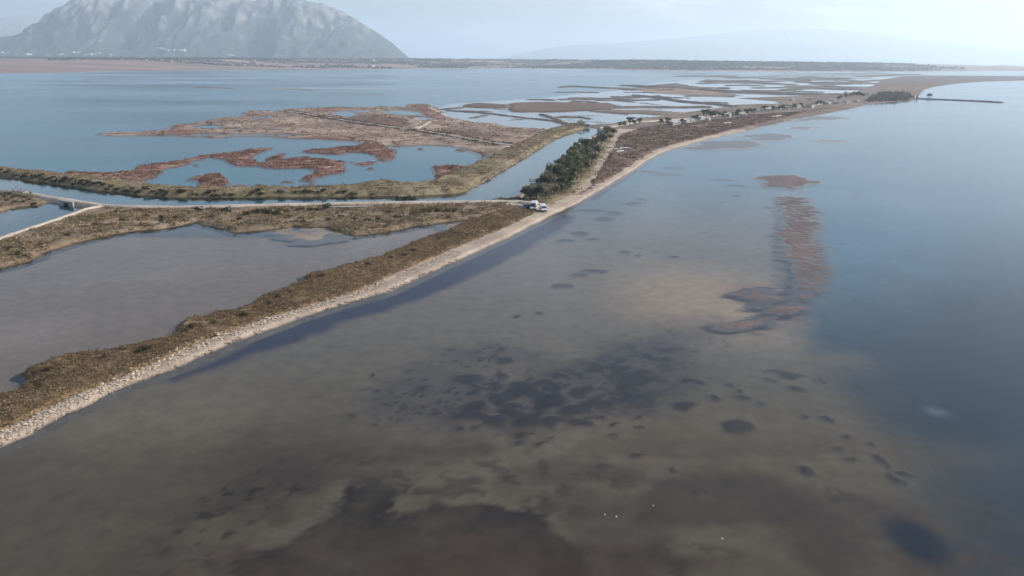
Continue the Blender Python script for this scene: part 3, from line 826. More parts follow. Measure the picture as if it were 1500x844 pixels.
overlay('pink_flat', [(930, 132), (960, 128.5), (1010, 131), (1060, 136), (1085, 140), (1060, 142), (1000, 139), (950, 136)], 0.8, MATS['marsh_flat'], 8, 40, 4, 30, edge=8)
overlay('brown_marsh', [(950, 125), (990, 121.8), (1015, 126), (1050, 130), (1000, 129)], 0.8, MATS['far_flat'], 8, 40, 5, 31, edge=8)

# dykes between the pans
DYKES = [([(655, 162), (715, 166), (760, 172), (800, 176), (835, 182)], 3, 0.9), ([(690, 173), (715, 168)], 3, 0.8), ([(792, 168), (800, 170), (812, 174), (825, 180), (838, 185)], 4, 1.0), ([(820, 172), (850, 172), (862, 174)], 4, 0.8),
    ([(825, 128), (840, 127), (880, 129), (920, 131), (980, 132)], 14, 2.0), ([(915, 126), (940, 127), (1000, 130), (1060, 134), (1140, 137), (1200, 139), (1250, 140)], 16, 2.6), ([(860, 146), (880, 145), (910, 144), (932, 143)], 8, 1.2), ([(930, 140), (960, 143), (1000, 149), (1050, 153), (1080, 157)], 7, 1.6), ([(896, 157.5), (950, 157), (1000, 157.5), (1035, 157)], 7, 1.4), ([(780, 146), (800, 146), (806, 147)], 8, 1.0), ([(822, 146), (870, 145)], 8, 1.0), ([(824, 152), (850, 149)], 7, 1.0), ([(677, 158), (650, 160)], 4, 0.8),
    ([(1030, 122.5), (1080, 120.5), (1140, 119)], 25, 1.6), ([(1188, 114), (1212, 115.5), (1236, 115.5)], 40, 3.0), ([(1100, 121.5), (1130, 123), (1160, 124)], 25, 1.8), ([(1150, 132), (1185, 129.5), (1240, 131), (1262, 131)], 14, 1.8), ([(1110, 129), (1180, 128)], 14, 1.2), ([(1175, 120.5), (1220, 122.5), (1275, 122.5)], 24, 1.8), ([(1055, 129.5), (1062, 129.5)], 12, 2.0), ([(1265, 112.5), (1300, 110.5), (1340, 109)], 40, 2.0), ([(1160, 118), (1180, 119.5)], 20, 1.2), ([(1090, 132.5), (1150, 133.5), (1200, 135)], 9, 1.0), ([(1255, 120), (1290, 118)], 30, 1.6),
    ([(404, 131.5), (420, 130.5), (440, 131), (456, 132.5)], 8, 0.8), ([(290, 128), (340, 129.5)], 10, 0.35), ([(300, 190.5), (350, 189), (400, 192)], 3, 1.0)]
_r9 = random.Random(9)
for _k in range(16):
    _uu = _r9.uniform(815, 1060); _vv = _r9.uniform(134, 152)
    _l = _r9.uniform(30, 80)
    DYKES.append(([(_uu, _vv), (_uu + _l * 0.5, _vv + _r9.uniform(-0.3, 1.2)), (_uu + _l, _vv + _r9.uniform(0, 2.5))], _r9.uniform(3.0, 7.0), _r9.uniform(0.6, 1.1)))
for _k in range(32):
    _uu = _r9.uniform(985, 1235); _vv = _r9.uniform(111, 128)
    _l = _r9.uniform(25, 75)
    DYKES.append(([(_uu, _vv), (_uu + _l * 0.5, _vv + _r9.uniform(-0.5, 0.9)), (min(_uu + _l, 1275), _vv + _r9.uniform(-0.6, 1.4))], (_vv and 700.0 / (_vv - 88.0)) * _r9.uniform(0.5, 0.9), _r9.uniform(0.8, 1.8)))
for _k in range(18):
    _uu = _r9.uniform(655, 960); _vv = _r9.uniform(150, 180)
    _l = _r9.uniform(25, 60)
    DYKES.append(([(_uu, _vv), (_uu + _l, _vv + _r9.uniform(-2, 5))], _r9.uniform(1.6, 3.0), _r9.uniform(0.5, 0.8)))
for k, (pl, hw, hh) in enumerate(DYKES):
    w_ = WP(pl)
    dist = float(np.hypot(*w_.mean(0)))
    land('dyke', (lambda P, w_=w_, hw=hw: sd_line(P, w_, hw, far=90)), w_ + 0, hh, max(2.0, hw * 0.45), MATS['dark_dyke'] if k != 24 else MATS['marsh_flat'], na=hw * 0.45, ns=max(6, hw * 2.0), rn=hh * 0.3, rs=max(4, hw), cell=max(1.2, min(hw * 0.35, dist * 0.003)), aniso=1.3, seed=100 + k, base=-0.8)
    # the mesh box must take in the dyke's half width
# pale tracks
def track(name, pl, hw, h, seed, na=0.35, cell=0.6, mat='track', edge=1.2):
    w_ = WP(pl)
    pad = np.array([[w_[:, 0].min() - hw, w_[:, 1].min() - hw], [w_[:, 0].max() + hw, w_[:, 1].max() + hw]])
    return land(name, (lambda P: sd_line(P, w_, hw)), pad, h, edge, MATS[mat], na=na, ns=5, rn=0.04, rs=2, cell=cell, seed=seed, base=-1.0)
track('dirt_road', [(30, 284.5), (60, 291), (80, 294.5), (100, 297.5), (125, 301.5), (150, 305), (200, 307.5), (260, 307.5), (300, 307), (400, 304.5), (475, 303), (560, 301.3), (640, 300), (700, 299.5), (738, 299)], 2.4, 1.35, 40)
track('dirt_road', [(150, 305.5), (125, 311), (100, 320), (60, 334), (30, 344), (0, 354), (-80, 381)], 2.0, 1.3, 41)
track('dirt_yard', [(735, 299.5), (760, 299), (785, 302), (797, 307), (770, 306), (740, 303)], 2.4, 1.3, 42, na=0.8)
track('dirt_track', [(405, 163), (440, 166.5), (500, 177), (560, 186), (610, 192), (660, 200), (720, 211), (752, 215)], 2.6, 1.15, 43, cell=1.0)
track('dirt_track', [(608, 191.5), (618, 186), (630, 180)], 2.2, 1.15, 44, cell=1.0)
track('dirt_track', [(628, 158), (640, 164), (653, 171)], 3.4, 1.1, 45, cell=1.2)
track('dirt_track', [(895, 187.5), (930, 181), (970, 178), (1010, 175.5), (1050, 171), (1090, 166), (1130, 161.5), (1170, 158.5), (1210, 152.5), (1225, 149.5)], 4.5, 1.35, 46, cell=1.6, na=1.0)
# silt flats drying off the shore
ground_mat('tan_mud', [(0.0, (0.115, 0.09, 0.072)), (0.5, (0.165, 0.13, 0.10)), (1.0, (0.22, 0.18, 0.14))], 0.08, 0.6, 0.3, 1.5, wet=0.0, rough=0.5)
overlay('mud_flat', [(396, 337), (430, 332), (470, 333), (500, 340), (524, 347), (500, 351), (480, 353), (450, 354), (420, 349)], 0.03, MATS['tan_mud'], 4.5, 4, 0.6, 83, edge=6, rn=0.08, rs=3, nx=3.0)
overlay('mud_flat', [(640, 331), (668, 325), (695, 321), (690, 326), (672, 332), (650, 336)], 0.05, MATS['tan_mud'], 2.0, 4, 0.6, 85, edge=4, rn=0.06, rs=3, nx=2.0)
overlay('mud_flat', [(1112, 260), (1118, 257.5), (1150, 256.5), (1165, 256), (1180, 262), (1203, 267), (1185, 269), (1172, 273), (1160, 276), (1140, 274), (1120, 273), (1122, 266)], 0.14, MATS['reef_mud'], 4.5, 2.6, 0.5, 50, edge=3, rn=0.16, rs=1.6, nx=4.5)
overlay('mud_flat', [(1000, 217), (1030, 208), (1080, 205), (1105, 207), (1120, 211), (1110, 215), (1085, 219), (1060, 217), (1030, 220)], 0.09, MATS['wet_mud'], 8, 6, 1.1, 51, edge=9, rn=0.14, rs=3, nx=4.0)
overlay('mud_flat', [(1085, 199), (1110, 195), (1150, 196), (1166, 201), (1140, 206), (1110, 205)], 0.09, MATS['wet_mud'], 8, 6, 1.1, 52, edge=9, rn=0.14, rs=3, nx=4.0)
overlay('mud_flat', [(1200, 206), (1220, 204.5), (1236, 207), (1215, 209)], 0.09, MATS['wet_mud'], 8, 6, 1.1, 53, edge=9, rn=0.14, rs=3, nx=4.0)
overlay('mud_flat', [(1145, 178), (1190, 170), (1240, 172), (1246, 174), (1200, 176), (1170, 179)], 0.09, MATS['wet_mud'], 8, 6, 1.5, 54, edge=9, rn=0.14, rs=3, nx=4.0)
overlay('mud_flat', [(1150, 187), (1165, 184.5), (1185, 186), (1200, 187), (1180, 190), (1160, 189)], 0.09, MATS['wet_mud'], 8, 6, 1.4, 55, edge=9, rn=0.14, rs=3, nx=4.0)
REEF = WP([(1158, 291), (1172, 318), (1168, 350), (1180, 383), (1188, 405), (1172, 430), (1150, 455), (1116, 470), (1060, 482)])
land('reef_bar', lambda P: sd_line(P, REEF, [4.5, 5.5, 5.0, 4.5, 3.2, 2.4, 1.8, 1.2, 0.6]), np.array([REEF.min(0) - 6, REEF.max(0) + 6]), 0.06, 3.5, MATS['reef_mud'], na=4.2, ns=2.2, rn=0.17, rs=1.5, cell=0.4, seed=70, base=-0.5, nx=3.5, skirt=-0.10)
overlay('reef_bar', [(1085, 425), (1130, 415), (1150, 425), (1135, 445), (1105, 452), (1088, 440)], 0.01, MATS['reef_mud'], 6.0, 3.0, 0.4, 72, edge=6.0, rn=0.12, rs=1.6, nx=4.0, aniso=1.0)

# ------------------------------------------------------------------ far plain, hills and mountain
SHORE_FAR = [(-420, 113), (-200, 110), (0, 107.5), (150, 105), (300, 103), (500, 102), (600, 101), (750, 100.3), (900, 102), (1000, 104), (1100, 105), (1300, 105.3), (1345, 105), (1400, 104.3), (1500, 104), (1700, 105.5)]
PLAIN = np.vstack([WP(SHORE_FAR), [(9000, 4600), (9000, 5600), (3000, 12500), (-12000, 12500), (-12000, 3000)]])
sd_pl = lambda P: sd_poly(P, PLAIN, far=400.0)
_shx = WP(SHORE_FAR)
def plain_rise(P):
    inl = P[:, 1] - np.interp(P[:, 0], _shx[:, 0], _shx[:, 1])
    top = np.interp(P[:, 0] / np.maximum(P[:, 1], 1), [-0.6, -0.13, 0.0, 0.17, 0.30, 0.44, 0.52, 0.58, 0.60, 0.615, 0.65, 1.0], [34, 40, 40, 38, 34, 31, 24, 15, 21, 13, 10, 6])
    s = np.clip(inl / np.interp(P[:, 0], [-2000, 200, 600], [2200, 1500, 500]), 0, 1)
    return top * (0.25 * s + 0.75 * s * s) + 5.0 * s * (fbm(P[:, 0] / 160, P[:, 1] / 160, 3, 301) - 0.5)
land('far_plain', sd_pl, PLAIN, 1.2, 60.0, MATS['plain_land'], na=35, ns=160, rn=0.6, rs=90, cell=30, aniso=1.2, seed=300, rise=plain_rise)

def ridge(name, sil, yc, front, back, spacing, mat, rough=0.12, seed=0, gw=190.0, crag=0.0):
    pts = []
    for (u, v) in sil:
        d = ray(u, v)
        pts.append((d.x / d.y * yc, CAM_H + d.z / d.y * yc))
    sx = np.array([p[0] for p in pts]); sz = np.array([p[1] for p in pts])
    def zf(P):
        x = P[:, 0] + 160 * (fbm(P[:, 0] / 900, P[:, 1] / 900, 3, seed + 1) - 0.5) * smooth(np.abs(P[:, 1] - yc) / front)
        y = P[:, 1]
        Hc = np.interp(x, sx, sz, left=sz[0], right=-40.0)
        Hc = Hc * (1 + crag * (fbm(P[:, 0] / 170, P[:, 1] / 400, 4, seed + 21, 0.6) - 0.5))
        s = np.where(y < yc, (yc - y) / front, (y - yc) / back)
        s = np.clip(s + 0.10 * (fbm(x / 700, y / 700, 3, seed + 9) - 0.5) * smooth(s * 3), 0, 1)
        prof = 0.42 * (1 - s) ** 1.15 + 0.58 * smooth((0.60 - s) / 0.60)
        wv = 1.6 * fbm(x / 800, y / 800, 3, seed + 2)
        g = 1 - np.abs(fbm(x / (gw * 1.5) + wv, y / (gw * 5.0), 2, seed + 3) - 0.5) * 4.5
        g2 = 1 - np.abs(fbm(x / (gw * 0.55) + wv, y / (gw * 1.6), 3, seed + 6) - 0.5) * 4.0
        g3 = fbm(x / (gw * 0.22), y / (gw * 0.4), 3, seed + 8) - 0.5
        amp = np.clip(s * 3.5, 0, 1) * np.clip((1 - s) * 1.8, 0, 1)
        z = Hc * prof + Hc * rough * amp * (0.9 * np.clip(g, -1, 1) + 0.45 * np.clip(g2, -1, 1) - 0.4) + Hc * rough * 0.55 * g3 * np.clip(0.35 + amp, 0, 1) * np.clip((1 - s) * 3, 0, 1)
        return z - 6.0
    lo = sx[0]; hi = sx[-1] + 300
    me = grid_mesh(name, np.arange(lo, hi, spacing), np.arange(yc - front * 1.05, yc + back, spacing), zf)
    o = link(name, me, mat)
    tag(o, kind='structure')
    return o, zf

def rock_mat(name, rock, scrub):
    m, nt, out = newmat(name)
    g = node(nt, 'ShaderNodeNewGeometry')
    sep = node(nt, 'ShaderNodeSeparateXYZ')
    nt.links.new(g.outputs['Position'], sep.inputs[0])
    mp = node(nt, 'ShaderNodeMapping')
    mp.inputs['Scale'].default_value = (1, 0.6, 0.6)
    nt.links.new(g.outputs['Position'], mp.inputs['Vector'])
    n = node(nt, 'ShaderNodeTexNoise', Scale=0.012, Detail=8.0, Roughness=0.65)
    nt.links.new(mp.outputs['Vector'], n.inputs['Vector'])
    hz = node(nt, 'ShaderNodeMapRange')
    hz.inputs['From Min'].default_value = 60
    hz.inputs['From Max'].default_value = 620
    hz.inputs['To Min'].default_value = -0.16
    hz.inputs['To Max'].default_value = 0.10
    nt.links.new(sep.outputs['Z'], hz.inputs['Value'])
    ad = node(nt, 'ShaderNodeMath', operation='ADD')
    nt.links.new(n.outputs['Fac'], ad.inputs[0])
    nt.links.new(hz.outputs[0], ad.inputs[1])
    r = ramp(nt, [(0.44, scrub), (0.52, [a * 0.4 + b * 0.6 for a, b in zip(rock, scrub)]), (0.57, rock), (0.70, [min(1, c * 1.35) for c in rock])])
    nt.links.new(ad.outputs[0], r.inputs['Fac'])
    b = node(nt, 'ShaderNodeBsdfPrincipled', Roughness=0.95)
    b.inputs['Specular IOR Level'].default_value = 0.1
    nt.links.new(r.outputs['Color'], b.inputs['Base Color'])
    bp = node(nt, 'ShaderNodeBump', Strength=0.8, Distance=25.0)
    nt.links.new(n.outputs['Fac'], bp.inputs['Height'])
    nt.links.new(bp.outputs['Normal'], b.inputs['Normal'])
    nt.links.new(b.outputs['BSDF'], out.inputs['Surface'])
    return m
rock_mat('limestone', (0.145, 0.138, 0.135), (0.040, 0.046, 0.040))
rock_mat('far_slope', (0.22, 0.22, 0.20), (0.09, 0.10, 0.07))
_, zmount = ridge('mountain', [(-330, 30), (-220, 34), (-120, 40), (-60, 52), (0, 54), (30, 48), (60, 39), (75, 25), (95, 8), (105, 0), (125, -14), (160, -21), (215, -17), (250, -22), (300, -16), (345, -9), (372, 0), (392, -2), (430, -6), (455, 0), (470, 5), (490, 12), (520, 28), (550, 45), (575, 62), (588, 77), (598, 86)], 9000.0, 1750.0, 1900.0, 20.0, MATS['limestone'], 0.22, 400, 250.0, 0.16)
LANDS.append(('mountain', zmount, np.array((-12000.0, 7160.0)), np.array((-800.0, 10900.0))))
ridge('far_ridge', [(-500, 40), (-300, 32), (-100, 30), (0, 27), (30, 22), (60, 22), (90, 30), (140, 46), (230, 60), (330, 80)], 16500.0, 3200.0, 2500.0, 130.0, MATS['far_slope'], 0.08, 420, 700)
ridge('far_ridge', [(690, 88), (740, 83), (790, 73), (830, 66), (900, 63), (1000, 55), (1080, 46), (1160, 41), (1240, 44), (1320, 55), (1420, 66), (1560, 78), (1700, 92)], 24000.0, 4500.0, 3500.0, 190.0, MATS['far_slope'], 0.06, 440, 900)

# tree belts on the plain: too far to tell the trees apart
def belts():
    r = np.random.default_rng(55)
    C = []
    for k in range(430):
        if k % 3 == 0:
            y = r.uniform(4600, 7300); x = r.uniform(-5200, 500)
        elif k % 3 == 1:
            y = r.uniform(3800, 5200); x = r.uniform(300, 2600)
        else:
            y = r.uniform(3900, 6800); x = r.uniform(-5200, 2600)
        L = r.uniform(120, 700); n = int(L / 22)
        for i in range(n):
            C.append((x + (i / n - 0.5) * L, y + r.normal() * 12 + (i / n) * r.uniform(-30, 30)))
    C = np.array(C)
    C = C[sd_poly(C, PLAIN, far=400) < -60]
    return C
_c = belts()
_V, _F, _T = leaf_tris(np.column_stack([_c, ground_zs(_c) - 1]), np.full(len(_c), 16.0), rng.uniform(6, 15, len(_c)), 14, 6.0, pick_cols([(0.085, 0.085, 0.06), (0.11, 0.095, 0.07), (0.09, 0.075, 0.06)], len(_c), 5), seed=5)
tag(link('tree_belt', mesh_np('tree_belt', _V, _F, False, _T), MATS['leaf']), kind='stuff')

# ------------------------------------------------------------------ ground cover
def lohi(poly):
    return poly.min(0), poly.max(0)
BROWNS = [tuple(1.75 * c * m for c, m in zip(q, (0.97, 1.0, 1.15))) for q in [(0.13, 0.085, 0.045), (0.10, 0.068, 0.036), (0.16, 0.11, 0.062), (0.085, 0.07, 0.032), (0.07, 0.05, 0.03)]]
OLIVES = [tuple(1.35 * c * m for c, m in zip(q, (1.0, 0.97, 1.15))) for q in [(0.16, 0.135, 0.062), (0.11, 0.10, 0.045), (0.21, 0.17, 0.09), (0.075, 0.07, 0.032), (0.14, 0.10, 0.06)]]
lo, hi = lohi(V1)
tufts('low_scrub', lambda P: sd_v1(P) + 0.1, lo, hi, 19000, 0.42, 0.20, BROWNS, per=14, leaf=0.10, seed=11, gap=0.14)
lo, hi = lohi(ROADBANK)
tufts('low_scrub', lambda P: sd_rb(P) + 0.6, np.maximum(lo, (-330, 100)), hi, 10000, 0.60, 0.40, OLIVES + BROWNS[:2], per=10, leaf=0.22, seed=12,
      mask=lambda P: np.minimum(sd_line(P, WP([(30, 284.5), (100, 297.5), (150, 305), (260, 307.5), (475, 303), (640, 300), (760, 299), (797, 307)]), 3.4), sd_line(P, WP([(150, 305.5), (100, 320), (0, 354), (-80, 381)]), 2.8)) > 0)
lo, hi = lohi(LEFTLAND)
tufts('low_scrub', lambda P: sd_ll(P) + 1.0, lo, hi, 1400, 0.7, 0.6, OLIVES + BROWNS, per=10, leaf=0.25, seed=13)
lo, hi = lohi(BANK)
tufts('bank_scrub', lambda P: sd_bank(P) + 0.8, lo, hi, 6500, 0.8, 0.42, OLIVES + BROWNS[:3], per=9, leaf=0.24, seed=14)
REDS = [(0.17, 0.085, 0.066), (0.13, 0.068, 0.055), (0.21, 0.12, 0.085), (0.10, 0.06, 0.05), (0.24, 0.17, 0.12)]
for _pl, _n, _sd in ((ISL1, 4200, 16), (CURL, 1900, 17), (ISL2, 700, 18), (POINT, 500, 19)):
    tufts('glasswort', (lambda P, q=_pl: sd_poly(P, q) + 0.5), *lohi(_pl), _n, 1.0, 0.30, REDS, per=8, leaf=0.28, seed=_sd)
tufts('marsh_tussocks', lambda P: sd_marsh(P) + 1.5, *lohi(MARSH), 9000, 1.3, 0.40, REDS + OLIVES[:2] + BROWNS[:2], per=6, leaf=0.42, seed=20, gap=0.46)
_bm = WP([(838, 288), (852, 280), (868, 258), (884, 234), (898, 212), (906, 198), (940, 187.5), (980, 183), (1025, 179), (1062, 175), (1100, 169.5), (1150, 166), (1190, 163), (1150, 174), (1100, 185.5), (1030, 203), (990, 213), (966, 220.5), (944, 233), (925, 246.5), (896, 264.5), (874, 277.5), (855, 289)])
tufts('marsh_scrub', lambda P: sd_poly(P, _bm) + 1.2, *lohi(_bm), 11000, 0.9, 0.32, [(0.13, 0.088, 0.068), (0.10, 0.068, 0.054), (0.16, 0.11, 0.082), (0.085, 0.065, 0.05)], per=7, leaf=0.26, seed=22, gap=0.3)
_tk = WP([(405, 163), (440, 166.5), (500, 177), (560, 186), (610, 192), (660, 200), (720, 211), (752, 215)])
tufts('track_scrub', lambda P: np.maximum(sd_line(P, _tk, 6.5), -sd_line(P, _tk, 2.9)), *lohi(_tk), 1500, 1.1, 0.7, [(0.06, 0.05, 0.04), (0.09, 0.06, 0.05)], per=8, leaf=0.35, seed=21)
_ol = WP([(757, 290), (800, 255), (830, 227), (860, 207), (885, 193), (905, 189), (900, 210), (885, 235), (870, 260), (848, 284), (820, 300), (800, 306)])
tufts('low_scrub', P_(_ol), *lohi(_ol), 1500, 0.8, 0.6, OLIVES + BROWNS, per=9, leaf=0.25, seed=15)
_wood = WP([(1268, 150), (1278, 142), (1292, 137), (1315, 136), (1332, 139), (1338, 146), (1320, 148.5), (1290, 150)])
_wp = poly_pts(P_(_wood), *lohi(_wood), 420)
_V, _F, _T = leaf_tris(np.column_stack([_wp, ground_zs(_wp) - 0.2]), rng.uniform(1.8, 4.5, len(_wp)), rng.lognormal(0.95, 0.45, len(_wp)), 40, 0.7, pick_cols([(0.085, 0.085, 0.058), (0.11, 0.095, 0.07), (0.065, 0.07, 0.05)], len(_wp), 8), seed=8)
tag(link('pine_wood', mesh_np('pine_wood', _V, _F, False, _T), MATS['leaf']), kind='stuff')

# ------------------------------------------------------------------ stones of the shore embankment
def stone_mesh(seed):
    r = random.Random(seed)
    bm = bmesh.new()
    bmesh.ops.create_icosphere(bm, subdivisions=1, radius=1.0)
    sx, sy, sz = r.uniform(0.8, 1.25), r.uniform(0.7, 1.1), r.uniform(0.5, 0.8)
    for v in bm.verts:
        k = r.uniform(0.75, 1.2)
        v.co = Vector((v.co.x * sx, v.co.y * sy, v.co.z * sz)) * k
    me = bpy.data.meshes.new('stone')
    bm.to_mesh(me); bm.free()
    t = me.attributes.new('tint', 'FLOAT_COLOR', 'POINT')
    c = r.uniform(0.8, 1.15)
    t.data.foreach_set('color', np.tile(np.array([0.32 * c, 0.265 * c, 0.21 * c, 1], dtype=np.float32), len(me.vertices)))
    me.materials.append(MATS['stone'])
    return me
STONES = [stone_mesh(i) for i in range(9)]
STONE_V = [np.array([v.co[:] for v in m.vertices]) for m in STONES]
STONE_F = [np.array([p.vertices[:] for p in m.polygons]) for m in STONES]
STONE_C = [np.array([d.color[:3] for d in m.attributes['tint'].data]) for m in STONES]
def stone_heap(P, Z, R, seed, gain=1.0):
    r = np.random.default_rng(seed)
    Vs, Fs, Ts = [], [], []
    off = 0
    for (p, z, s) in zip(P, Z, R):
        k = r.integers(0, len(STONES))
        a = r.uniform(0, 6.28)
        ca, sa = math.cos(a), math.sin(a)
        v = STONE_V[k] * s
        v = np.column_stack([v[:, 0] * ca - v[:, 1] * sa + p[0], v[:, 0] * sa + v[:, 1] * ca + p[1], v[:, 2] + z])
        Vs.append(v); Fs.append(STONE_F[k] + off); Ts.append(STONE_C[k] * gain * r.uniform(0.6, 1.15)); off += len(v)
    return np.concatenate(Vs), np.concatenate(Fs), np.concatenate(Ts)

ROCKLINE = WP([(-60, 668), (0, 645), (50, 622), (100, 597), (150, 575), (200, 552.5), (250, 529), (300, 506), (350, 489), (400, 471), (450, 456), (500, 441), (533, 430), (567, 415), (600, 400.5), (633, 386), (667, 371)])
seg = np.diff(ROCKLINE, axis=0)
slen = np.hypot(seg[:, 0], seg[:, 1]); cum = np.concatenate([[0], np.cumsum(slen)])
def on_line(t, off):
    i = np.clip(np.searchsorted(cum, t, 'right') - 1, 0, len(seg) - 1)
    f = (t - cum[i]) / slen[i]
    p = ROCKLINE[i] + seg[i] * f[:, None]
    nrm = np.column_stack([seg[i, 1], -seg[i, 0]]) / slen[i][:, None]
    return p + nrm * off[:, None]
emb = empty('stone_embankment', (float(ROCKLINE[3, 0]), float(ROCKLINE[3, 1]), 0.4))
tag(emb, 'long low bank of pale broken stones between brown scrub and the beach', 'stone bank')
n = 3600
t = rng.uniform(0, 1, n) ** 1.05 * cum[-1]
P = on_line(t, rng.normal(0, 0.75, n))
wide = np.abs(fbm(t / 9, t * 0, 3, 15) - 0.3) > 0.05
P = P[wide]
R = rng.uniform(0.06, 0.26, len(P)) * rng.uniform(0.6, 1.0, len(P))
V_, F_, T_ = stone_heap(P, ground_zs(P) + R * 0.25, R, 3)
V_[:, 0] -= emb.location.x; V_[:, 1] -= emb.location.y; V_[:, 2] -= emb.location.z
o = link('small_stones', mesh_np('small_stones', V_, F_, False, T_), MATS['stone'], emb)
tag(o, kind='stuff')
n = 260
t = rng.uniform(0, 0.75, n) * cum[-1]
P = on_line(t, rng.normal(-0.2, 0.6, n)); Z = ground_zs(P)
for k in range(n):
    s = random.uniform(0.18, 0.40)
    o = link('stone', STONES[k % len(STONES)], None, emb)
    o.location = (P[k, 0] - emb.location.x, P[k, 1] - emb.location.y, Z[k] + s * 0.2 - emb.location.z)
    o.rotation_euler = (random.uniform(-0.3, 0.3), random.uniform(-0.3, 0.3), random.uniform(0, 6.3))
    o.scale = (s, s, s)
# shingle and wrack further down the beach
n = 2600
Bp = on_line(rng.uniform(0, 1, n) * cum[-1], rng.uniform(0.5, 3.4, n))
Bz = ground_zs(Bp)
k_ = Bz > 0.05
V_, F_, T_ = stone_heap(Bp[k_], Bz[k_], rng.uniform(0.05, 0.14, k_.sum()), 9, 0.9)
tag(link('shingle', mesh_np('shingle', V_, F_, False, T_), MATS['stone']), kind='stuff')
# dark seaweed cast up along the waterline
n = 1500
Wp = on_line(rng.uniform(0, 1, n) * cum[-1], rng.uniform(1.6, 4.2, n))
Wz = ground_zs(Wp)
k_ = (Wz > 0.02) & (Wz < 0.34) & (fbm(Wp[:, 0] / 3.0, Wp[:, 1] / 3.0, 2, 19) > 0.48)
_V, _F, _T = leaf_tris(np.column_stack([Wp[k_], Wz[k_] - 0.02]), rng.uniform(0.15, 0.55, k_.sum()), np.full(k_.sum(), 0.07), 9, 0.10, pick_cols([(0.05, 0.035, 0.028), (0.08, 0.055, 0.04)], k_.sum(), 4), seed=44)
tag(link('seaweed_wrack', mesh_np('seaweed_wrack', _V, _F, False, _T), MATS['leaf']), kind='stuff')
# pale stones along the canal's inner bend
CB = WP([(690, 277), (703, 269), (722, 258), (745, 243.5), (765, 231.5), (778, 224)])
Pc = []
for a, b in zip(CB[:-1], CB[1:]):
    for f in np.linspace(0, 1, 34):
        Pc.append(a + (b - a) * f + rng.normal(0, 0.6, 2))
Pc = np.array(Pc); Zc = ground_zs(Pc); Rc = rng.uniform(0.25, 0.6, len(Pc))
V_, F_, T_ = stone_heap(Pc, Zc + 0.1, Rc, 12, 0.95)
cbk = link('bank_stones', mesh_np('bank_stones', V_, F_, False, T_), MATS['stone'])
tag(cbk, kind='stuff')

# ------------------------------------------------------------------ small mesh kit
def bm_box(bm, x0, x1, y0, y1, z0, z1):
    v = [bm.verts.new(p) for p in ((x0, y0, z0), (x1, y0, z0), (x1, y1, z0), (x0, y1, z0), (x0, y0, z1), (x1, y0, z1), (x1, y1, z1), (x0, y1, z1))]
    for f in ((3, 2, 1, 0), (4, 5, 6, 7), (0, 1, 5, 4), (1, 2, 6, 5), (2, 3, 7, 6), (3, 0, 4, 7)):
        bm.faces.new([v[i] for i in f])

def bm_tube(bm, pts, rad, n=7):
    rings = []
    for i, (p, r) in enumerate(zip(pts, rad)):
        p = Vector(p)
        d = (Vector(pts[min(i + 1, len(pts) - 1)]) - Vector(pts[max(i - 1, 0)])).normalized()
        a = d.orthogonal().normalized(); b = d.cross(a)
        rings.append([bm.verts.new(p + (a * math.cos(q) + b * math.sin(q)) * r) for q in [2 * math.pi * j / n for j in range(n)]])
    for r0, r1 in zip(rings[:-1], rings[1:]):
        for j in range(n):
            bm.faces.new((r0[j], r0[(j + 1) % n], r1[(j + 1) % n], r1[j]))
    bm.faces.new(list(reversed(rings[0]))); bm.faces.new(rings[-1])

def bm_prism(bm, prof, y0, y1):
    """profile in x,z pushed along y"""
    a = [bm.verts.new((p[0], y0, p[1])) for p in prof]
    b = [bm.verts.new((p[0], y1, p[1])) for p in prof]
    n = len(prof)
    for i in range(n):
        bm.faces.new((a[i], a[(i + 1) % n], b[(i + 1) % n], b[i]))
    bm.faces.new(list(reversed(a))); bm.faces.new(b)

def bm_lathe(bm, prof, n=14, cx=0, cy=0):
    rings = [[bm.verts.new((cx + r * math.cos(2 * math.pi * j / n), cy + r * math.sin(2 * math.pi * j / n), z)) for j in range(n)] for r, z in prof]
    for r0, r1 in zip(rings[:-1], rings[1:]):
        for j in range(n):
            bm.faces.new((r0[j], r0[(j + 1) % n], r1[(j + 1) % n], r1[j]))
    bm.faces.new(list(reversed(rings[0]))); bm.faces.new(rings[-1])

def part(name, fn, mat, parent, bevel=0.0, smooth_shade=False):
    bm = bmesh.new()
    fn(bm)
    bmesh.ops.recalc_face_normals(bm, faces=bm.faces)
    if bevel > 0:
        bmesh.ops.bevel(bm, geom=list(bm.edges), offset=bevel, segments=2, affect='EDGES', clamp_overlap=True)
    me = bpy.data.meshes.new(name)
    bm.to_mesh(me); bm.free()
    if smooth_shade:
        for p in me.polygons:
            p.use_smooth = True
    return link(name, me, MATS[mat], parent)

plain_mat('white_wall', (0.48, 0.46, 0.43), 0.85, 0.08, 1.5)
plain_mat('cream_wall', (0.60, 0.54, 0.45), 0.85, 0.08, 1.5)
plain_mat('roof_tile', (0.34, 0.17, 0.11), 0.85, 0.15, 3.0)
plain_mat('roof_grey', (0.42, 0.41, 0.40), 0.8, 0.12, 2.0)
plain_mat('roof_white', (0.46, 0.45, 0.43), 0.8, 0.06, 2.0)
plain_mat('dark_glass', (0.03, 0.035, 0.045), 0.15, 0.1, 2.0, 0.0, 0.6)
plain_mat('dark_wood', (0.075, 0.055, 0.042), 0.85, 0.2, 6.0)
plain_mat('grey_wood', (0.22, 0.19, 0.16), 0.9, 0.2, 6.0)
plain_mat('door_paint', (0.10, 0.16, 0.22), 0.6, 0.1, 3.0)
plain_mat('van_white', (0.46, 0.47, 0.49), 0.3, 0.03, 2.0, 0.0, 0.5)
plain_mat('car_dark', (0.035, 0.045, 0.075), 0.3, 0.05, 2.0, 0.0, 0.5)
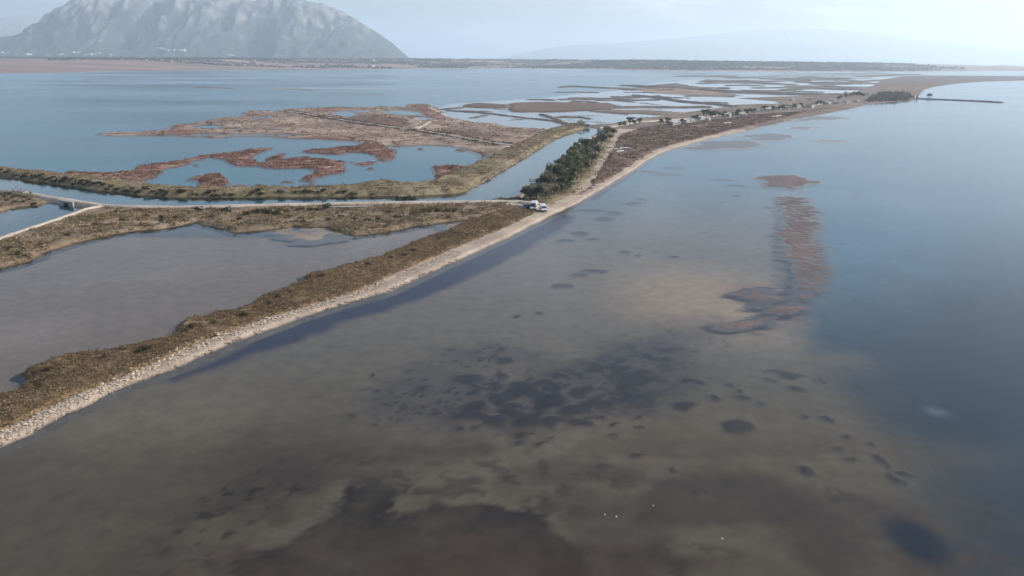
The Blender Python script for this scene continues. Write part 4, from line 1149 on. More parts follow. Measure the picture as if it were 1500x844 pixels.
plain_mat('tyre', (0.02, 0.02, 0.02), 0.9, 0.1, 8.0)
plain_mat('rim', (0.45, 0.45, 0.46), 0.35, 0.05, 8.0, 0.8)
plain_mat('lamp_lens', (0.75, 0.75, 0.72), 0.15, 0.03, 8.0, 0.0, 0.6)
plain_mat('tail_lens', (0.30, 0.02, 0.02), 0.2, 0.05, 8.0)
plain_mat('black_trim', (0.03, 0.03, 0.032), 0.7, 0.05, 8.0)
plain_mat('concrete', (0.36, 0.34, 0.31), 0.9, 0.12, 1.5)
plain_mat('boat_white', (0.70, 0.70, 0.68), 0.4, 0.06, 3.0)
plain_mat('boat_blue', (0.10, 0.22, 0.38), 0.45, 0.08, 3.0)
plain_mat('buoy_pink', (0.70, 0.42, 0.36), 0.4, 0.08, 6.0)
plain_mat('buoy_white', (0.75, 0.74, 0.70), 0.4, 0.06, 6.0)
plain_mat('rubble', (0.13, 0.125, 0.12), 0.9, 0.25, 0.8)
plain_mat('white_paint', (0.78, 0.77, 0.74), 0.6, 0.05, 3.0)
plain_mat('steel', (0.20, 0.21, 0.22), 0.5, 0.1, 3.0, 0.6)

# ------------------------------------------------------------------ trees
DARKG = [(0.090, 0.105, 0.056), (0.125, 0.132, 0.074), (0.060, 0.074, 0.044), (0.17, 0.165, 0.105)]
GREYG = [(0.16, 0.155, 0.105), (0.12, 0.115, 0.078), (0.20, 0.185, 0.135), (0.10, 0.092, 0.066)]
PALEG = [(0.22, 0.215, 0.165), (0.16, 0.155, 0.115), (0.12, 0.11, 0.08)]
def make_tree(name, seed, H, R, pal, leaves=62, leaf=0.27):
    r = np.random.default_rng(seed)
    root = empty(name, (0, 0, 0))
    ends = []
    def f(bm):
        lean = r.normal(0, 0.25, 2)
        fork = (lean[0] * 0.4, lean[1] * 0.4, H * 0.28)
        bm_tube(bm, [(0, 0, -0.3), (lean[0] * 0.15, lean[1] * 0.15, H * 0.12), fork], [0.26, 0.20, 0.15])
        for k in range(5):
            a = 2 * math.pi * k / 5 + r.uniform(-0.4, 0.4)
            e = (fork[0] + math.cos(a) * R * 0.55, fork[1] + math.sin(a) * R * 0.55, H * r.uniform(0.55, 0.8))
            m = tuple((p + q) / 2 + r.normal(0, 0.15) for p, q in zip(fork, e))
            bm_tube(bm, [fork, m, e], [0.12, 0.075, 0.03], 5)
            ends.append(e)
    part('trunk', f, 'bark', root)
    C = [(0, 0, H * 0.62)]
    for k in range(15):
        a = r.uniform(0, 6.28); q = r.uniform(0.35, 0.95); zz = r.uniform(0.22, 0.80)
        C.append((math.cos(a) * R * q * (1.05 - 0.4 * zz), math.sin(a) * R * q * (1.05 - 0.4 * zz), H * zz))
    C += [(e[0], e[1], e[2] - 0.3) for e in ends]
    C = np.array(C)
    rad = r.uniform(0.26, 0.46, len(C)) * R
    V, Fc, T = leaf_tris(C, rad, rad * r.uniform(0.9, 1.5, len(C)), leaves, leaf, pick_cols(pal, len(C), seed + 7), seed=seed)
    link('crown', mesh_np('crown', V, Fc, False, T), MATS['leaf'], root)
    return root
protos = {'d': [make_tree('tamarisk_tree', 500 + i, 5.6 + 0.5 * i, 2.4 + 0.2 * i, DARKG) for i in range(3)],
          'g': [make_tree('tamarisk_tree', 520 + i, 4.8 + 0.5 * i, 2.3 + 0.2 * i, GREYG) for i in range(3)],
          'p': [make_tree('tamarisk_tree', 540 + i, 4.2, 2.2, PALEG) for i in range(1)]}
used_ = set()
def place(proto, loc, rz, sc, label=None, cat=None, group=None):
    o = proto if proto.name not in used_ else copy_tree(proto)
    used_.add(proto.name)
    o.location = loc; o.rotation_euler = (0, 0, rz); o.scale = (sc, sc, sc)
    return tag(o, label, cat, group)
GROVE = [(770, 289, 'g', .7), (776, 291, 'p', 1.0), (786, 291, 'g', .95), (799, 292, 'g', .9), (812, 287, 'g', .85), (822, 284, 'd', .9), (831, 279, 'd', .85), (803, 280, 'g', .95), (813, 275, 'd', 1.0), (824, 272, 'd', 1.05), (836, 268, 'd', .95), (845, 263, 'd', .9), (811, 264, 'd', 1.0), (820, 259, 'g', 1.0), (831, 256, 'd', 1.05), (842, 253, 'd', 1.0), (852, 250, 'd', .95), (818, 249, 'd', 1.0), (829, 244, 'g', 1.0), (839, 241, 'd', 1.05), (850, 239, 'd', 1.0), (860, 236, 'g', 1.0), (846, 231, 'd', 1.0), (856, 227, 'd', 1.0), (867, 224, 'g', 1.0), (871, 216, 'g', 1.05), (881, 213, 'g', 1.0), (864, 219, 'd', .9), (879, 205, 'g', 1.0), (888, 201, 'g', .95), (893, 206, 'g', .85), (877, 228, 'g', .9), (867, 241, 'g', .8), (858, 251, 'g', .85), (899, 198, 'g', .8)]
for k, (u, v, kd, sc) in enumerate(GROVE):
    x, y = W(u, v, 1.0)
    if kd == 'p':
        lb, gp = 'pale leafless tamarisk at the grove end behind the white vans', None
    elif kd == 'g':
        lb, gp = 'grey green feathery tamarisk tree in the grove between canal and brown marsh', 'grey green trees of the canal grove'
    else:
        lb, gp = 'dark green bushy tamarisk tree in the grove between canal and brown marsh', 'dark green trees of the canal grove'
    place(random.choice(protos[kd]), (x, y, ground_z(x, y) - 0.05), random.uniform(0, 6.3), sc * random.uniform(0.95, 1.65), lb, 'tree', gp)
ROWT = [(908, 185), (915, 184), (922, 183), (929, 183), (936, 182), (968, 181), (979, 183), (998, 181), (1030, 172), (1035, 171), (1040, 173), (1044, 171), (1048, 172), (1053, 171), (1057, 172), (1061, 170), (1078, 169), (1082, 169), (1092, 169), (1100, 166), (1105, 165), (1118, 163), (1123, 162), (1142, 160.5), (1154, 159), (1173, 157.5), (1191, 156), (1196, 155), (1201, 154), (1206, 153.5), (1198, 151.5), (1228, 146), (1232, 144), (1238, 143), (1015, 177), (1020, 175.5), (1072, 170), (1096, 167.5), (1114, 164.5), (1133, 161.5), (1146, 160), (1163, 158.5)]
ORD = ['first', 'second', 'third', 'fourth', 'fifth', 'sixth', 'seventh', 'eighth', 'ninth', 'tenth', 'eleventh', 'twelfth', 'thirteenth', 'fourteenth', 'fifteenth', 'sixteenth', 'seventeenth', 'eighteenth', 'nineteenth', 'twentieth']
ORD += ['twenty ' + q for q in ORD[:9]] + ['thirtieth'] + ['thirty ' + q for q in ORD[:9]] + ['fortieth'] + ['forty ' + q for q in ORD[:9]]
ROWT.sort(key=lambda q: W(*q)[1])
for k, (u, v) in enumerate(ROWT):
    x, y = W(u, v, 1.0)
    place(random.choice(protos['d']), (x, y, ground_z(x, y) - 0.05), random.uniform(0, 6.3), random.uniform(0.7, 1.1), 'small dark tree by the spit road, ' + ORD[k] + ' tree along it from the canal head', 'tree', 'trees among the spit cottages')
for (u, v, sc) in [(1246, 141, 1.0), (1250, 141.5, 1.2), (1255, 141, 1.4), (1260, 141, 1.3), (1265, 141.5, 1.0), (1241, 142, .9)]:
    x, y = W(u, v, 1.0)
    place(random.choice(protos['d']), (x, y, ground_z(x, y) - 0.05), random.uniform(0, 6.3), sc, 'tall dark tree in the clump beside the low wood', 'tree', 'trees of the clump by the wood')

# ------------------------------------------------------------------ shrubs
def make_shrub(name, seed, R, H, pal, n=10, leaves=34, leaf=0.17):
    r = np.random.default_rng(seed)
    root = empty(name, (0, 0, 0))
    def f(bm):
        for k in range(4):
            a = r.uniform(0, 6.28)
            bm_tube(bm, [(0, 0, -0.15), (math.cos(a) * R * 0.2, math.sin(a) * R * 0.2, H * 0.3), (math.cos(a) * R * 0.5, math.sin(a) * R * 0.5, H * 0.65)], [0.05, 0.035, 0.015], 5)
    part('stems', f, 'bark', root)
    C = np.column_stack([r.normal(0, R * 0.42, n), r.normal(0, R * 0.42, n), r.uniform(0.05, 0.5, n) * H])
    rad = r.uniform(0.3, 0.55, n) * R
    V, Fc, T = leaf_tris(C, rad, rad * 0.95, leaves, leaf, pick_cols(pal, n, seed + 3), seed=seed)
    link('foliage', mesh_np('foliage', V, Fc, False, T), MATS['leaf'], root)
    return root
DSH = [(0.035, 0.036, 0.022), (0.05, 0.05, 0.03), (0.07, 0.062, 0.036)]
BSH = [(0.10, 0.075, 0.04), (0.075, 0.06, 0.032), (0.13, 0.10, 0.055)]
GSH = [(0.03, 0.05, 0.035), (0.04, 0.065, 0.042)]
sh_d = [make_shrub('shrub', 600 + i, 1.3, 1.5, DSH) for i in range(3)]
sh_b = [make_shrub('shrub', 610 + i, 1.4, 1.3, BSH) for i in range(3)]
sh_g = make_shrub('shrub', 620, 1.7, 2.6, GSH, 14, 40)
x, y = W(475, 306.5, 1.0)
place(sh_g, (x, y, ground_z(x, y)), 0, 1.0, 'tall dark green bush beside the pale dirt road', 'bush')
for (u, v, sc) in [(288, 308, 1.1), (294, 309, .8), (330, 310, 1.1), (335, 311, .7), (362, 315, 1.3), (370, 313, 1.0), (378, 312, 1.1), (389, 312, 1.2), (395, 313, 1.0), (404, 315, 1.2), (237, 321, .9), (436, 309, .8), (443, 308, .8), (455, 309, 1.0), (465, 308, .9), (236, 324, .7), (172, 311, .7)]:
    x, y = W(u, v, 0.9)
    place(random.choice(sh_d), (x, y, ground_z(x, y)), random.uniform(0, 6), sc, 'dark low bush in the scrub between dirt road and still pond', 'bush', 'dark bushes of the road bank')
for (u, v, sc) in [(480, 323, .9), (445, 325, .8), (500, 319, .9), (540, 323, .9), (555, 321, .9), (605, 313, 1.2), (620, 312, 1.2), (630, 311, 1.1), (641, 310, 1.2), (655, 310, 1.2), (665, 310, 1.0), (656, 319, .7), (580, 318, .8), (590, 325, .8), (420, 311, 1.0), (410, 309, .9), (425, 318, .8), (520, 322, .8), (570, 312, .8), (690, 309, .7), (310, 318, .8), (260, 319, .8), (215, 318, .8), (180, 322, .8), (140, 330, .8), (100, 345, .8), (60, 360, .8), (30, 372, .9), (12, 366, 1.0), (350, 322, .9)]:
    x, y = W(u, v, 0.9)
    place(random.choice(sh_b), (x, y, ground_z(x, y)), random.uniform(0, 6), sc, 'brown withered bush in the scrub between dirt road and still pond', 'bush', 'brown bushes of the road bank')
for k in range(26):
    u, v = POND_S[3 + (k * 7) % 25]
    u2, v2 = POND_S[4 + (k * 7) % 25]
    f = random.random()
    x, y = W(u + (u2 - u) * f + random.uniform(-2, 6), v + (v2 - v) * f + random.uniform(2, 12), 0.9)
    if sd_v1(np.array([[x, y]]))[0] < -0.4:
        place(random.choice(sh_d + sh_b), (x, y, ground_z(x, y) - 0.1), random.uniform(0, 6), random.uniform(0.35, 0.75), 'small bush on the pond edge of the brown scrub strip', 'bush', 'bushes on the pond edge of the scrub strip')
x, y = W(592, 287, 1.5)
for (dx, sc) in ((-2.2, 1.2), (0.5, 1.5), (2.8, 1.1)):
    place(random.choice(sh_d), (x + dx, y + 1.0, ground_z(x + dx, y + 1.0) - 0.2), dx, sc, 'large black green bush overhanging the canal from its olive bank', 'bush', 'bushes overhanging the canal')
_hl = [(-10, 255.5), (0, 256), (50, 263), (100, 269), (150, 277), (200, 283), (250, 286.5), (300, 287.5), (350, 287.5), (420, 287), (480, 286.5), (560, 286)]
_uu = -12.0
while _uu < 560:
    v = np.interp(_uu, [p[0] for p in _hl], [p[1] for p in _hl]) - random.uniform(1.8, 5.0)
    x, y = W(_uu, v, 1.2)
    z = ground_z(x, y)
    if z > 0.3:
        place(random.choice(sh_d if _uu < 330 or random.random() < 0.45 else sh_b), (x, y, z - 0.1), random.uniform(0, 6), random.uniform(0.6, 1.1), 'low bush in the line along the canal water edge of the long bank', 'bush', 'bushes lining the canal bank')
    _uu += random.uniform(2.2, 4.6) if _uu < 330 else random.uniform(5, 11)
for (u, v) in [(2, 285), (8, 288), (14, 285), (18, 290), (24, 287), (30, 288), (36, 290), (44, 292), (10, 294), (22, 295), (34, 296), (48, 297)]:
    x, y = W(u, v, 1.0)
    place(random.choice(sh_b + sh_d), (x, y, ground_z(x, y) - 0.05), random.uniform(0, 6), random.uniform(0.6, 1.0), 'scrubby bush on the small point between canal and fish pond', 'bush', 'bushes on the scrub point')

# ------------------------------------------------------------------ cottages
def make_house(name, w, d, h, roof, wall, flat=False):
    root = empty(name, (0, 0, 0))
    part('wall', lambda bm: bm_prism(bm, [(-w / 2, -0.5), (w / 2, -0.5), (w / 2, h), (0, h + (0.02 if flat else w * 0.26)), (-w / 2, h)], -d / 2, d / 2), wall, root)
    if flat:
        part('roof', lambda bm: bm_box(bm, -w / 2 - 0.25, w / 2 + 0.25, -d / 2 - 0.25, d / 2 + 0.25, h + 0.03, h + 0.30), roof, root)
    else:
        rz = w * 0.26
        e = 0.35
        k = rz / (w / 2)
        part('roof', lambda bm: bm_prism(bm, [(-w / 2 - e, h - k * e + 0.02), (0, h + rz + 0.02), (w / 2 + e, h - k * e + 0.02), (w / 2 + e, h - k * e + 0.18), (0, h + rz + 0.2), (-w / 2 - e, h - k * e + 0.18)], -d / 2 - e, d / 2 + e), roof, root)
    dr = part('door', lambda bm: bm_box(bm, -0.45, 0.45, -d / 2 - 0.05, -d / 2 + 0.05, 0.0, 2.0), 'door_paint', root)
    part('handle', lambda bm: bm_box(bm, 0.28, 0.36, -d / 2 - 0.10, -d / 2 - 0.05, 0.95, 1.05), 'steel', dr)
    for sx in (-1, 1):
        cx = sx * w * 0.3
        wi = part('window', lambda bm: bm_box(bm, cx - 0.45, cx + 0.45, -d / 2 - 0.04, -d / 2 + 0.04, 1.0, 1.95), 'dark_glass', root)
        part('sill', lambda bm: bm_box(bm, cx - 0.55, cx + 0.55, -d / 2 - 0.14, -d / 2 - 0.04, 0.90, 0.99), 'concrete', wi)
    for sy in (-0.22, 0.22):
        for sx in (-1, 1):
            x0 = sx * w / 2
            part('window', lambda bm: bm_box(bm, x0 - 0.04, x0 + 0.04, d * sy - 0.45, d * sy + 0.45, 1.0, 1.95), 'dark_glass', root)
    return root
hs = {'w': make_house('cottage', 5.5, 7.5, 2.7, 'roof_white', 'white_wall', True), 'g': make_house('cottage', 6.0, 8.5, 2.6, 'roof_grey', 'white_wall'), 't': make_house('cottage', 6.0, 8.0, 2.8, 'roof_tile', 'white_wall'), 'c': make_house('cottage', 5.0, 7.0, 2.6, 'roof_white', 'cream_wall', True)}
HL = {'w': 'white flat roofed cottage by the spit road', 'g': 'white cottage with grey gable roof by the spit road', 't': 'white cottage with red tiled gable roof by the spit road', 'c': 'cream flat roofed cottage by the spit road'}
ROWH = [(985, 182.5, 'w'), (990, 182, 'c'), (1004, 179.5, 'w'), (1012, 178.5, 'g'), (1025, 174, 'w'), (1036, 176, 'c'), (1064, 170.5, 'w'), (1069, 168, 'c'), (1083, 167.5, 'w'), (1088, 170.5, 'w'), (1107, 164.5, 'g'), (1112, 164, 'w'), (1124, 162, 'g'), (1130, 161, 'w'), (1139, 159.5, 'w'), (1151, 159, 'w'), (1159, 158, 'w'), (1167, 157.5, 't'), (1177, 157, 'w'), (1184, 156, 'c'), (1187, 157, 't'), (1210, 152.5, 'w'), (1220, 149.5, 'w'), (1224, 151.5, 'g'), (1240, 150.5, 'w'), (1255, 148.5, 'w'), (1240, 138.5, 'w'), (1248, 138, 'c'), (1270, 138, 'w'), (1186, 146, 'w'), (1160, 147, 'c')]
ROWH.sort(key=lambda q: W(q[0], q[1])[1])
for k, (u, v, kd) in enumerate(ROWH):
    x, y = W(u, v, 1.2)
    place(hs[kd], (x, y, ground_z(x, y)), random.choice((0.2, -0.3, 1.2, 0.5)) + random.uniform(-0.2, 0.2), random.uniform(0.75, 1.0), HL[kd] + ', ' + ORD[k] + ' from the canal head', 'cottage', {'w': 'white flat roofed spit cottages', 'g': 'grey roofed spit cottages', 't': 'red roofed spit cottages', 'c': 'cream spit cottages'}[kd])
def one_house(u, v, rz, sc, w, d, h, roof, wall, flat, name, label, cat):
    x, y = W(u, v, 1.2)
    o = make_house(name, w, d, h, roof, wall, flat)
    o.location = (x, y, ground_z(x, y)); o.rotation_euler = (0, 0, rz); o.scale = (sc, sc, sc)
    return tag(o, label, cat)
one_house(795, 270, -0.6, 1, 3.2, 5.5, 2.2, 'roof_grey', 'grey_wood', False, 'fishing_hut', 'small grey boarded hut on the canal edge beside the first trees', 'hut')
one_house(846, 222.5, -0.5, 1, 3.4, 4.6, 2.4, 'roof_white', 'white_wall', True, 'fishing_hut', 'white flat roofed hut half hidden on the canal side of the grove', 'hut')
one_house(862, 210.5, -0.5, 1, 3.4, 4.6, 2.3, 'roof_grey', 'white_wall', False, 'fishing_hut', 'white hut with grey gable roof on the canal side of the grove', 'hut')
one_house(881, 193.5, -0.4, 1, 4.6, 6.0, 2.5, 'roof_grey', 'cream_wall', False, 'fishing_hut', 'cream cottage with grey roof where the grove thins at the canal head', 'hut')
#one_house(925, 168, 0.3, 1, 4.5, 6.0, 2.6, 'roof_tile', 'white_wall', False, 'pump_house', 'lone small house with red roof on the grassy strip past the canal', 'house')

# far town at the foot of the mountain
def far_spot(u, v):
    d = ray(u, v)
    yy = np.arange(4200, 8900, 15.0)
    P = np.column_stack([d.x / d.y * yy, yy])
    g = ground_zs(P)
    hit = np.nonzero(CAM_H + d.z / d.y * yy <= g)[0]
    k = hit[0] if len(hit) else len(yy) // 2
    return P[k, 0], P[k, 1], g[k]
fh = [make_house('far_house', 13, 22, 9, 'roof_white', 'white_wall', True), make_house('far_house', 14, 20, 8, 'roof_tile', 'white_wall')]
FT = [(226, 74), (231, 73), (236, 71.5), (240, 73.5), (246, 75), (254, 74.5), (258, 74), (264, 75), (270, 75), (335, 82), (339, 81.7), (343, 81.9), (208, 89), (44, 81), (40, 80.5), (70, 82), (88, 81.8), (92, 81.5), (108, 78), (113, 78.2), (126, 81.8), (134, 81.6), (139, 81.8), (162, 81.5), (4, 78.5), (12, 79), (25, 80), (145, 80), (522, 90), (548, 90), (545, 98)]
for (u, v) in FT:
    x, y, z = far_spot(u, v)
    k = 0 if random.random() < 0.75 else 1
    place(fh[k], (x, y, z - 0.3), random.uniform(0, 3), random.uniform(0.9, 1.4), ['distant white flat roofed building at the foot of the mountain', 'distant white building with red roof at the foot of the mountain'][k], 'building', ['far white buildings', 'far red roofed buildings'][k])

# ------------------------------------------------------------------ vans and car by the grove
def wheels(root, xs, ys, r):
    for x in xs:
        for y in ys:
            wl = part('wheel', lambda bm: bm_lathe_y(bm, [(r * 0.6, -0.10), (r, -0.10), (r, 0.10), (r * 0.6, 0.10)], x, y, r), 'tyre', root)
            s = 1 if y > 0 else -1
            part('rim', lambda bm: bm_lathe_y(bm, [(0.05, 0.02), (r * 0.58, 0.02), (r * 0.58, 0.115), (0.05, 0.125)], x, y, r, s), 'rim', wl)
def bm_lathe_y(bm, prof, cx, cy, cz, s=1, n=16):
    rings = [[bm.verts.new((cx + q * math.cos(2 * math.pi * j / n), cy + s * t, cz + q * math.sin(2 * math.pi * j / n))) for j in range(n)] for q, t in prof]
    for r0, r1 in zip(rings[:-1], rings[1:]):
        for j in range(n):
            bm.faces.new((r0[j], r0[(j + 1) % n], r1[(j + 1) % n], r1[j]))
    bm.faces.new(list(reversed(rings[0]))); bm.faces.new(rings[-1])
def make_van(label, loc, rz, high=2.55, roof='van_white'):
    root = empty('camper_van', loc, rz)
    tag(root, label, 'van')
    prof = [(-2.6, 0.35), (2.45, 0.35), (2.6, 0.55), (2.6, 0.95), (2.05, 1.2), (1.45, high - 0.28), (1.2, high - 0.05), (-2.4, high), (-2.6, high - 0.2)]
    part('body', lambda bm: bm_prism(bm, prof, -0.98, 0.98), 'van_white', root, 0.05)
    def ws(bm):
        a, b = Vector((2.06, 0, 1.25)), Vector((1.50, 0, high - 0.38))
        nrm = Vector((b.z - a.z, 0, -(b.x - a.x))).normalized() * 0.03
        v = [bm.verts.new(p) for p in (a + nrm + Vector((0, -0.85, 0)), a + nrm + Vector((0, 0.85, 0)), b + nrm + Vector((0, 0.8, 0)), b + nrm + Vector((0, -0.8, 0)))]
        v2 = [bm.verts.new(q.co - nrm * 1.5) for q in v]
        bm.faces.new(v); bm.faces.new(list(reversed(v2)))
        for i in range(4):
            bm.faces.new((v[i], v2[i], v2[(i + 1) % 4], v[(i + 1) % 4]))
    part('windscreen', ws, 'dark_glass', root)
    for s in (-1, 1):
        part('side_window', lambda bm: bm_box(bm, 0.55, 1.45, s * 0.985 - 0.02, s * 0.985 + 0.02, 1.25, 1.85), 'dark_glass', root)
        part('side_window', lambda bm: bm_box(bm, -1.9, 0.2, s * 0.985 - 0.02, s * 0.985 + 0.02, 1.35, 1.9), 'dark_glass', root)
        part('headlight', lambda bm: bm_box(bm, 2.55, 2.63, s * 0.72 - 0.16, s * 0.72 + 0.16, 0.72, 0.92), 'lamp_lens', root)
        part('tail_light', lambda bm: bm_box(bm, -2.64, -2.57, s * 0.85 - 0.07, s * 0.85 + 0.07, 0.9, 1.3), 'tail_lens', root)
        part('mirror', lambda bm: bm_box(bm, 1.5, 1.6, s * 1.12 - 0.1, s * 1.12 + 0.1, 1.25, 1.55), 'black_trim', root)
    part('bumper', lambda bm: bm_box(bm, 2.52, 2.70, -0.95, 0.95, 0.36, 0.58), 'black_trim', root)
    part('roof_hatch', lambda bm: bm_box(bm, -1.3, -0.5, -0.35, 0.35, high - 0.02, high + 0.10), 'roof_white', root)
    wheels(root, (-1.65, 1.6), (-0.88, 0.88), 0.34)
    return root
def yard(u, v):
    x, y = W(u, v, 1.3)
    return (x, y, ground_z(x, y) - 0.02)
make_van('white high roofed camper van parked at the road end by the pale tree', yard(782, 303.5), -1.75, 2.75)
make_van('white low roofed van parked on the seaward side of the camper', yard(795.5, 306), -1.45, 2.25)
def make_car(label, loc, rz):
    root = empty('parked_car', loc, rz)
    tag(root, label, 'car')
    prof = [(-2.05, 0.35), (2.0, 0.35), (2.1, 0.5), (2.08, 0.72), (1.1, 0.92), (0.45, 1.42), (-1.2, 1.46), (-1.95, 0.98), (-2.1, 0.9)]
    part('body', lambda bm: bm_prism(bm, prof, -0.86, 0.86), 'car_dark', root, 0.05)
    for s in (-1, 1):
        part('side_window', lambda bm: bm_prism(bm, [(0.9, 0.95), (0.42, 1.34), (-1.1, 1.38), (-1.5, 0.98)], s * 0.865 - 0.015, s * 0.865 + 0.015), 'dark_glass', root)
        part('headlight', lambda bm: bm_box(bm, 2.02, 2.12, s * 0.62 - 0.16, s * 0.62 + 0.16, 0.56, 0.70), 'lamp_lens', root)
        part('tail_light', lambda bm: bm_box(bm, -2.13, -2.06, s * 0.68 - 0.12, s * 0.68 + 0.12, 0.70, 0.88), 'tail_lens', root)
    def ws(bm):
        p = [Vector((1.12, -0.74, 0.95)), Vector((1.12, 0.74, 0.95)), Vector((0.50, 0.68, 1.40)), Vector((0.50, -0.68, 1.40))]
        nrm = Vector((0.58, 0, 0.81)) * 0.03
        v = [bm.verts.new(q + nrm) for q in p]; v2 = [bm.verts.new(q - nrm) for q in p]
        bm.faces.new(v); bm.faces.new(list(reversed(v2)))
        for i in range(4):
            bm.faces.new((v[i], v2[i], v2[(i + 1) % 4], v[(i + 1) % 4]))
    part('windscreen', ws, 'dark_glass', root)
    wheels(root, (-1.3, 1.3), (-0.78, 0.78), 0.31)
make_car('dark blue car parked beside the white camper van', yard(771, 302.5), -2.1)

# ------------------------------------------------------------------ canal head sluice, culvert, jetty, railing
x, y = W(851, 185.5, 0.5)
sl = empty('sluice_gate', (x, y, 0.0), 0.15)
tag(sl, 'grey concrete sluice frame standing at the head of the canal', 'sluice')
for s in (-1, 1):
    part('pier', lambda bm: bm_box(bm, s * 2.2 - 0.45, s * 2.2 + 0.45, -0.8, 0.8, -1.0, 4.2), 'concrete', sl)
part('gate', lambda bm: bm_box(bm, -1.74, 1.74, -0.12, 0.12, 0.2, 3.0), 'steel', sl)
part('beam', lambda bm: bm_box(bm, -2.9, 2.9, -0.9, 0.9, 4.203, 4.9), 'concrete', sl)
part('hoist', lambda bm: (bm_box(bm, -0.6, 0.6, -0.4, 0.4, 4.903, 5.7), bm_tube(bm, [(0, 0, 5.7), (0, 0, 6.3)], [0.15, 0.12])), 'steel', sl)
one_house(860, 185, 0.2, 1, 3.0, 3.6, 2.6, 'roof_grey', 'white_wall', True, 'gate_hut', 'small white hut beside the concrete sluice at the canal head', 'hut')

x, y = W(103, 299.6, 0.2)
cu = empty('culvert', (x, y, 0.0), 0.0)
_a, _b = Vector(W(80, 295)), Vector(W(125, 302))
cu.rotation_euler = (0, 0, math.atan2(_b.y - _a.y, _b.x - _a.x))
tag(cu, 'small concrete culvert carrying the dirt road over the fish pond inlet', 'culvert')
def headwall(bm):
    bm_box(bm, -4.2, -1.55, -1.6, -1.2, -0.8, 1.5); bm_box(bm, 1.55, 4.2, -1.6, -1.2, -0.8, 1.5); bm_box(bm, -1.55, 1.55, -1.6, -1.2, 0.95, 1.5)
part('headwall', headwall, 'concrete', cu)
def barrel(bm):
    bm_box(bm, -1.75, -1.55, -1.197, 1.6, -0.8, 1.1); bm_box(bm, 1.55, 1.75, -1.197, 1.6, -0.8, 1.1); bm_box(bm, -1.55, 1.55, 1.3, 1.6, -0.8, 1.1)
part('barrel', barrel, 'dark_wood', cu)
part('shade_panel', lambda bm: bm_box(bm, -1.54, 1.54, -1.25, -1.19, -0.8, 0.94), 'black_trim', cu)  # black panel standing in for the shade inside the culvert mouth
part('kerb', lambda bm: bm_box(bm, -4.4, 4.4, -1.75, -1.15, 1.503, 1.70), 'concrete', cu)

x, y = W(784, 262.5, 0.4)
jt = empty('jetty', (x, y, 0.0), 0.1)
tag(jt, 'short wooden jetty reaching into the canal beside the grey hut', 'jetty')
for k in range(9):
    part('plank', lambda bm: bm_box(bm, -2.6 + k * 0.6, -2.05 + k * 0.6, -0.6, 0.6, 0.50, 0.56), 'grey_wood', jt)
for px_ in (-2.3, 0.0, 2.3):
    for s in (-0.5, 0.5):
        part('post', lambda bm: bm_tube(bm, [(px_, s, -1.0), (px_, s, 0.498)], [0.09, 0.08], 7), 'dark_wood', jt)
part('beam', lambda bm: (bm_box(bm, -2.6, 2.75, -0.4, -0.3, 0.36, 0.497), bm_box(bm, -2.6, 2.75, 0.3, 0.4, 0.36, 0.497)), 'dark_wood', jt)

rl = empty('guard_rail', (*W(510, 302.6, 1.3), 0.0))
_A, _B = Vector((*W(474, 303.6, 1.3), 0)), Vector((*W(545, 302.4, 1.3), 0))
rl.location = (_A.x, _A.y, ground_z(_A.x, _A.y))
_d = _B - _A
rl.rotation_euler = (0, 0, math.atan2(_d.y, _d.x))
tag(rl, 'low white guard rail on dark posts along the pale dirt road', 'guard rail')
L = _d.length
for k in range(13):
    q = L * k / 12
    part('post', lambda bm: bm_box(bm, q - 0.08, q + 0.08, -0.08, 0.08, -0.4, 0.75), 'dark_wood', rl)
part('rail', lambda bm: bm_box(bm, -0.3, L + 0.3, -0.13, -0.083, 0.42, 0.70), 'white_paint', rl)
x, y = W(563, 302, 1.3)
mp_ = empty('marker_post', (x, y, ground_z(x, y)))
tag(mp_, 'thin dark marker pole standing at the canal side of the dirt road', 'pole')
part('shaft', lambda bm: bm_tube(bm, [(0, 0, -0.3), (0, 0, 2.6)], [0.09, 0.06]), 'dark_wood', mp_)
part('cap', lambda bm: bm_box(bm, -0.16, 0.16, -0.05, 0.05, 2.602, 2.85), 'white_paint', mp_)

# ------------------------------------------------------------------ boats on the marsh
def make_boat(label, loc, rz, mat, group=None):
    root = empty('rowing_boat', loc, rz)
    tag(root, label, 'boat', group)
    st = [(-2.1, 0.55), (-1.0, 0.80), (0.3, 0.82), (1.3, 0.60), (2.3, 0.05)]
    def hull(bm):
        rings = []
        for x_, w_ in st:
            k = 0.25 if x_ > 2 else 0.0
            rings.append([bm.verts.new(p) for p in ((x_, -w_, 0.6 + k), (x_, -w_ * 0.75, 0.15 + k), (x_, 0, 0.0 + k), (x_, w_ * 0.75, 0.15 + k), (x_, w_, 0.6 + k), (x_, w_ * 0.85, 0.58 + k), (x_, 0, 0.12 + k), (x_, -w_ * 0.85, 0.58 + k))])
        for a, b in zip(rings[:-1], rings[1:]):
            for j in range(8):
                bm.faces.new((a[j], a[(j + 1) % 8], b[(j + 1) % 8], b[j]))
        bm.faces.new(rings[0]); bm.faces.new(list(reversed(rings[-1])))
    part('hull', hull, mat, root)
    for x_ in (-1.2, 0.2):
        part('thwart', lambda bm: bm_box(bm, x_ - 0.14, x_ + 0.14, -0.62, 0.62, 0.42, 0.47), 'grey_wood', root)
    return root
for (u, v, rz) in [(905, 219.5, 0.3), (914, 217.5, 0.2), (921, 218.5, -0.4), (909, 222.5, 0.6)]:
    x, y = W(u, v, 0.9)
    make_boat('white rowing boat pulled up on the brown marsh beside the grove', (x, y, ground_z(x, y) - 0.02), rz, 'boat_white', 'boats on the brown marsh')
